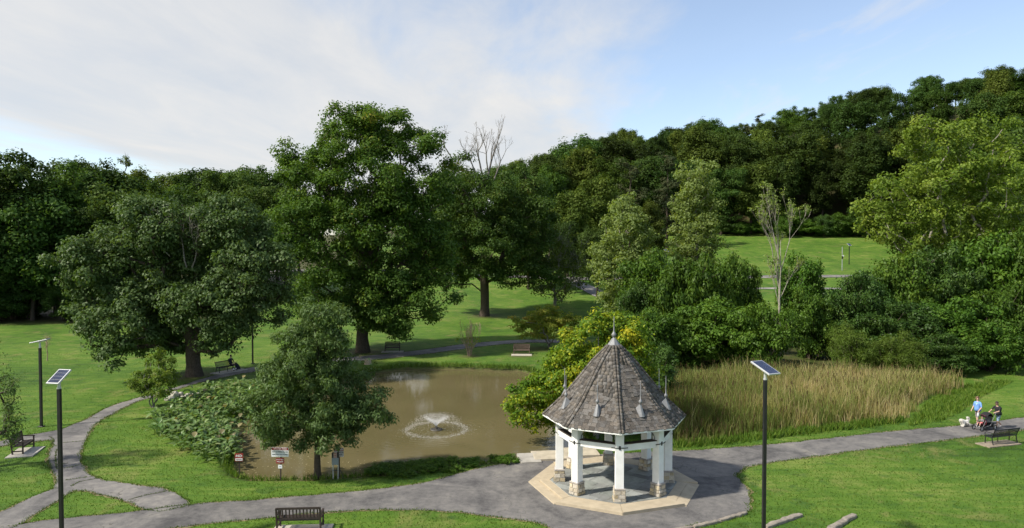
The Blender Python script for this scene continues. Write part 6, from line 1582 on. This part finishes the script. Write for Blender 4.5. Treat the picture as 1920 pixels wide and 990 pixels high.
# person in the blue shirt with the dog lead
MP = G(1833, 797) + GZ0
J = dict(s=1.02, pelvis=(0, 0, 0.94), waist=(0.01, 0, 1.12), chest=(0.02, 0, 1.35), neck0=(0.02, 0, 1.48), neck=(0.03, 0, 1.54), head=(0.05, 0, 1.66), crown=(0.04, 0, 1.72), face=(0.75, 0.66, -0.1),
         shoL=(0.02, 0.20, 1.43), elbL=(0.06, 0.28, 1.16), wriL=(0.24, 0.26, 0.98), shoR=(0.02, -0.20, 1.43), elbR=(0.0, -0.28, 1.15), wriR=(0.16, -0.27, 0.95),
         hipL=(0, 0.10, 0.90), kneL=(0.16, 0.10, 0.50), ankL=(0.16, 0.10, 0.08), toeL=(0.32, 0.11, 0.035), hipR=(0, -0.10, 0.90), kneR=(-0.02, -0.10, 0.49), ankR=(-0.24, -0.10, 0.12), toeR=(-0.10, -0.10, 0.035))
m_ = person('person in light blue t-shirt and grey shorts holding a dog lead and a white bag', MP, head_, J, [M_BLUE, M_GREYC, M_SHOE], {'upper_arm': 1, 'forearm': 0, 'shin': 0}, M_HAIR2)
MB().lathe([(0.20, 0.92), (0.185, 1.05), (0.195, 1.30), (0.21, 1.38), (0.12, 1.49)], (0.015, 0, 0), 16).build('shirt', M_BLUE, m_, smooth_shade=True)
pr = MB()
for k in range(9):
    a = 2 * math.pi * k / 9; pr.box((0.205, 0.055 + 0.05 * math.cos(a), 1.36 + 0.025 * math.sin(a)), (0.012, 0.03, 0.02))
pr.build('shirt_print', M_SIGN_WHITE, m_)
# the dog, a small white long haired one, walking
DP = G(1809, 800) + GZ0
dg_ = thing('dog', 'small fluffy white dog on a lead walking ahead of the pushchair', 'dog', DP, head_)
D_ = {'hip': ((-0.20, 0, 0.30), 0.105, 0.11), 'belly': ((0, 0, 0.30), 0.105, 0.105), 'chest': ((0.17, 0, 0.31), 0.12, 0.135), 'neck': ((0.27, 0, 0.39), 0.075, 0.08), 'head': ((0.34, 0, 0.45), 0.078, 0.075), 'muz': ((0.44, 0, 0.42), 0.036, 0.034),
      'earL': ((0.32, 0.085, 0.44), 0.022, 0.03), 'earR': ((0.32, -0.085, 0.44), 0.022, 0.03), 'tail0': ((-0.30, 0, 0.38), 0.035, 0.035), 'tail1': ((-0.30, 0, 0.52), 0.045, 0.045), 'tail2': ((-0.18, 0, 0.56), 0.03, 0.03)}
DE = [('hip', 'belly'), ('belly', 'chest'), ('chest', 'neck'), ('neck', 'head'), ('head', 'muz'), ('head', 'earL'), ('head', 'earR'), ('hip', 'tail0'), ('tail0', 'tail1'), ('tail1', 'tail2')]
for sgn, n_ in ((1, 'L'), (-1, 'R')):
    st_ = 0.05 * sgn
    D_['el' + n_] = ((0.19, 0.07 * sgn, 0.20), 0.038, 0.04); D_['wr' + n_] = ((0.19 + st_, 0.07 * sgn, 0.10), 0.026, 0.026); D_['pa' + n_] = ((0.23 + st_, 0.07 * sgn, 0.022), 0.03, 0.022)
    D_['kn' + n_] = ((-0.15, 0.075 * sgn, 0.21), 0.05, 0.055); D_['ho' + n_] = ((-0.27 - st_, 0.075 * sgn, 0.12), 0.026, 0.028); D_['pb' + n_] = ((-0.23 - st_, 0.075 * sgn, 0.022), 0.03, 0.022)
    DE += [('chest', 'el' + n_), ('el' + n_, 'wr' + n_), ('wr' + n_, 'pa' + n_), ('hip', 'kn' + n_), ('kn' + n_, 'ho' + n_), ('ho' + n_, 'pb' + n_)]
dm_ = skin_mesh('body', D_, DE); paint(dm_, D_, [(a, b, 1 if 'ear' in b else 0) for a, b in DE], [M_FUR, M_TAN]); do_ = obj('body', dm_, None, dg_)
nv = len(dm_.vertices); co = np.zeros(nv * 3); dm_.vertices.foreach_get('co', co); no = np.zeros(nv * 3); dm_.vertices.foreach_get('normal', no); co = co.reshape(-1, 3); no = no.reshape(-1, 3)
rd = np.random.default_rng(4); ii = rd.integers(0, nv, 5200); ii = ii[co[ii, 2] > 0.05]; n = len(ii); B_ = co[ii] + rd.normal(0, 0.008, (n, 3)); T_ = unit(no[ii] * 0.8 + rd.normal(0, 0.35, (n, 3)) + np.array([-0.25, 0, -0.5])) * rd.uniform(0.03, 0.075, (n, 1)); S_ = unit(np.cross(T_, rd.normal(0, 1, (n, 3)))) * 0.006
fm_ = np_mesh('fur', np.stack([B_ - S_, B_ + S_, B_ + T_], 1).reshape(-1, 3), np.arange(3 * n).reshape(n, 3)); fm_.materials.append(M_FUR); obj('fur', fm_, None, dg_)
fcd = MB(); fcd.lathe([(0.004, -0.016), (0.016, 0), (0.004, 0.014)], (0.475, 0, 0.43), 8)
for k in (-1, 1): fcd.lathe([(0.003, -0.01), (0.011, 0), (0.003, 0.01)], (0.40, k * 0.035, 0.475), 6)
fcd.build('nose_and_eyes', M_BLACK, dg_)
MB().lathe([(0.088, 0.34), (0.088, 0.365)], (0.25, 0, 0), 12).build('collar', M_BLACK, dg_)
# the lead from the hand to the collar, and the bag
hand = MP + fwd * 0.30 + lft * 0.26 + np.array([0, 0, 0.93]); col_ = DP + fwd * 0.22 + np.array([0, 0, 0.40])
ld_ = MB(); pts = [hand + (col_ - hand) * t + np.array([0, 0, -0.10 * math.sin(math.pi * t)]) for t in np.linspace(0, 1, 9)]; ld_.tube(pts, 0.009, 5)
tag(ld_.build('dog_lead', M_BLACK), 'thin black lead running from the hand to the white dog', 'lead')
bg = MB(); bg.lathe([(0.03, -0.30), (0.055, -0.26), (0.06, -0.12), (0.035, -0.03), (0.012, 0.0)], (0, 0, 0), 10); bo = bg.build('white_bag', M_SIGN_WHITE, None, smooth_shade=True); bo.location = hand + np.array([0, 0, -0.02]); bo.scale = (1, 0.6, 1)
tag(bo, 'small white bag hanging from the hand that holds the dog lead', 'bag')
# tandem pushchair
SP = WP + fwd * 1.10
pc = thing('pushchair', 'black tandem pushchair with a big dark hood and a maroon front seat', 'pushchair', SP, head_)
fr = MB()
for sy in (-1, 1):
    y = 0.24 * sy
    fr.tube([(-0.60, y * 0.8, 1.06), (-0.52, y, 0.98), (-0.28, y, 0.62), (-0.10, y, 0.30), (0.62, y, 0.20)], 0.017, 6); fr.tube([(-0.45, y, 0.14), (-0.22, y, 0.52), (0.10, y, 0.60)], 0.015, 6); fr.tube([(0.62, y, 0.14), (0.42, y, 0.40), (0.30, y, 0.62)], 0.015, 6)
fr.tube([(-0.45, -0.24, 0.14), (-0.45, 0.24, 0.14)], 0.014, 6); fr.tube([(0.62, -0.24, 0.14), (0.62, 0.24, 0.14)], 0.014, 6); fr.tube([(0.1, -0.24, 0.24), (0.1, 0.24, 0.24)], 0.014, 6)
fr.build('frame', M_GREYF, pc)
MB().tube([(-0.60, -0.2, 1.06), (-0.62, -0.1, 1.07), (-0.62, 0.1, 1.07), (-0.60, 0.2, 1.06)], 0.02, 8).build('handle', M_BLACK, pc)
for x in (-0.45, 0.62):
    for sy in (-1, 1):
        wh = MB(); n = 18; r = 0.135
        for k in range(n):
            a0, a1 = 2 * math.pi * k / n, 2 * math.pi * (k + 1) / n
            wh.bar((x + r * math.cos(a0), 0.27 * sy, 0.15 + r * math.sin(a0)), (x + r * math.cos(a1), 0.27 * sy, 0.15 + r * math.sin(a1)), 0.045, 0.032, (0, 1, 0.01))
        wo = wh.build('wheel', M_TYRE, pc); rm = MB()
        for k in range(5): a0 = 2 * math.pi * k / 5; rm.bar((x, 0.27 * sy, 0.15), (x + 0.12 * math.cos(a0), 0.27 * sy, 0.15 + 0.12 * math.sin(a0)), 0.02, 0.022, (0, 1, 0.01))
        rm.build('spokes', M_ALU, wo)
bk = MB(); bk.add([(-0.42, -0.2, 0.18), (0.45, -0.2, 0.18), (0.45, 0.2, 0.18), (-0.42, 0.2, 0.18), (-0.46, -0.23, 0.40), (0.35, -0.23, 0.36), (0.35, 0.23, 0.36), (-0.46, 0.23, 0.40)], [(0, 3, 2, 1), (0, 1, 5, 4), (1, 2, 6, 5), (2, 3, 7, 6), (3, 0, 4, 7)]); bk.build('basket', M_FABRIC, pc)
def shell_part(name, c, r, a0, a1, mat, wid=0.23):
    m_ = MB(); V = []; n = 10; Fq = []
    for i in range(n + 1):
        a = math.radians(a0 + (a1 - a0) * i / n)
        for j in range(7):
            b_ = -1 + 2 * j / 6; q_ = r * (1 - 0.22 * abs(b_) ** 3); V.append((c[0] + q_ * math.cos(a), c[1] + wid * b_, c[2] + q_ * math.sin(a)))
    for i in range(n):
        for j in range(6): k = i * 7 + j; Fq.append((k, k + 1, k + 8, k + 7))
    return m_.add(V, Fq).build(name, mat, pc, smooth_shade=True)
shell_part('hood', (-0.10, 0, 0.72), 0.36, 10, 175, M_FABRIC); shell_part('seat_shell', (-0.06, 0, 0.70), 0.30, 165, 330, M_GREYF, 0.21)
shell_part('front_seat', (0.34, 0, 0.52), 0.22, 150, 330, M_MAROON, 0.2); shell_part('front_hood', (0.26, 0, 0.70), 0.24, 75, 175, M_MAROON, 0.2)
MB().box((0.58, 0, 0.30), (0.10, 0.30, 0.03)).build('foot_rest', M_BLACK, pc); MB().tube([(0.5, -0.2, 0.56), (0.58, -0.1, 0.58), (0.58, 0.1, 0.58), (0.5, 0.2, 0.56)], 0.018, 6).build('front_bar', M_BLACK, pc)
# small child in the front seat
J = dict(s=0.52, pelvis=(0.34, 0, 0.42), waist=(0.31, 0, 0.50), chest=(0.29, 0, 0.60), neck0=(0.29, 0, 0.67), neck=(0.295, 0, 0.70), head=(0.31, 0, 0.775), crown=(0.305, 0, 0.82), face=(1, 0, 0),
         shoL=(0.29, 0.10, 0.645), elbL=(0.36, 0.14, 0.54), wriL=(0.46, 0.10, 0.55), shoR=(0.29, -0.10, 0.645), elbR=(0.36, -0.14, 0.54), wriR=(0.46, -0.10, 0.55),
         hipL=(0.36, 0.06, 0.42), kneL=(0.54, 0.08, 0.45), ankL=(0.60, 0.08, 0.26), toeL=(0.67, 0.08, 0.235), hipR=(0.36, -0.06, 0.42), kneR=(0.54, -0.08, 0.45), ankR=(0.61, -0.08, 0.27), toeR=(0.68, -0.08, 0.245))
person('small child in grey top and red shorts sitting in the front of the pushchair', SP, head_, J, [M_GREYF, M_PINK, M_SOCK], {'upper_arm': 1, 'forearm': 0, 'shin': 0}, M_HAIR2)
# person sitting on the metal bench under the maple, looking over the pond
bx_ = np.array([math.cos(rzm), math.sin(rzm), 0]); by_ = np.array([-bx_[1], bx_[0], 0])
SB = G(424, 697) + np.array([0, 0, 0.06]) + bx_ * 0.55
J = dict(s=1.0, pelvis=(-0.08, 0, 0.53), waist=(-0.12, 0, 0.70), chest=(-0.11, 0, 0.93), neck0=(-0.08, 0, 1.07), neck=(-0.05, 0, 1.13), head=(-0.02, 0, 1.25), crown=(-0.03, 0, 1.31), face=(1, 0.15, -0.2),
         shoL=(-0.11, 0.20, 1.02), elbL=(-0.02, 0.27, 0.77), wriL=(0.20, 0.16, 0.66), shoR=(-0.11, -0.20, 1.02), elbR=(-0.02, -0.27, 0.77), wriR=(0.20, -0.12, 0.66),
         hipL=(0.0, 0.10, 0.52), kneL=(0.40, 0.15, 0.53), ankL=(0.42, 0.15, 0.07), toeL=(0.57, 0.17, 0.03), hipR=(0.0, -0.10, 0.52), kneR=(0.40, -0.14, 0.53), ankR=(0.45, -0.14, 0.07), toeR=(0.60, -0.15, 0.03))
pp = person('person in a dark jacket and trousers sitting on the metal bench under the maple', SB - np.array([0, 0, 0.0]), rzm - math.pi / 2, J, [M_NAVY, M_TROUSER, M_BLACKC], {'upper_arm': 1, 'forearm': 1, 'shin': 2}, M_HAIR)
for sy in (0.15, -0.14): MB().lathe([(0.055, 0.09), (0.052, 0.22)], (0.42 if sy > 0 else 0.45, sy, 0), 10).build('sock', M_SOCK, pp)
MB().lathe([(0.11, 1.04), (0.085, 1.09)], (-0.075, 0, 0), 12).build('collar', M_GREYF, pp)
BG = SB + bx_ * 0.62 - by_ * 0.1; bb = thing('bag', 'dark bag leaning at the end of the bench under the maple', 'bag', BG, rzm)
bgm = MB(); bgm.add([(-0.16, -0.12, 0.0), (0.24, -0.14, 0.0), (0.24, 0.14, 0.0), (-0.16, 0.12, 0.0), (-0.24, -0.10, 0.45), (0.08, -0.11, 0.40), (0.08, 0.11, 0.40), (-0.24, 0.10, 0.45), (-0.28, -0.07, 0.62), (-0.14, -0.07, 0.60), (-0.14, 0.07, 0.60), (-0.28, 0.07, 0.62)],
        [(3, 2, 1, 0), (0, 1, 5, 4), (1, 2, 6, 5), (2, 3, 7, 6), (3, 0, 4, 7), (4, 5, 9, 8), (5, 6, 10, 9), (6, 7, 11, 10), (7, 4, 8, 11), (8, 9, 10, 11)]); bgm.build('sack', M_NAVY, bb, 0.03)
MB().tube([(-0.22, -0.09, 0.58), (-0.28, -0.12, 0.70), (-0.20, -0.12, 0.72), (-0.14, -0.09, 0.57)], 0.014, 6).build('strap', M_GREYF, bb)
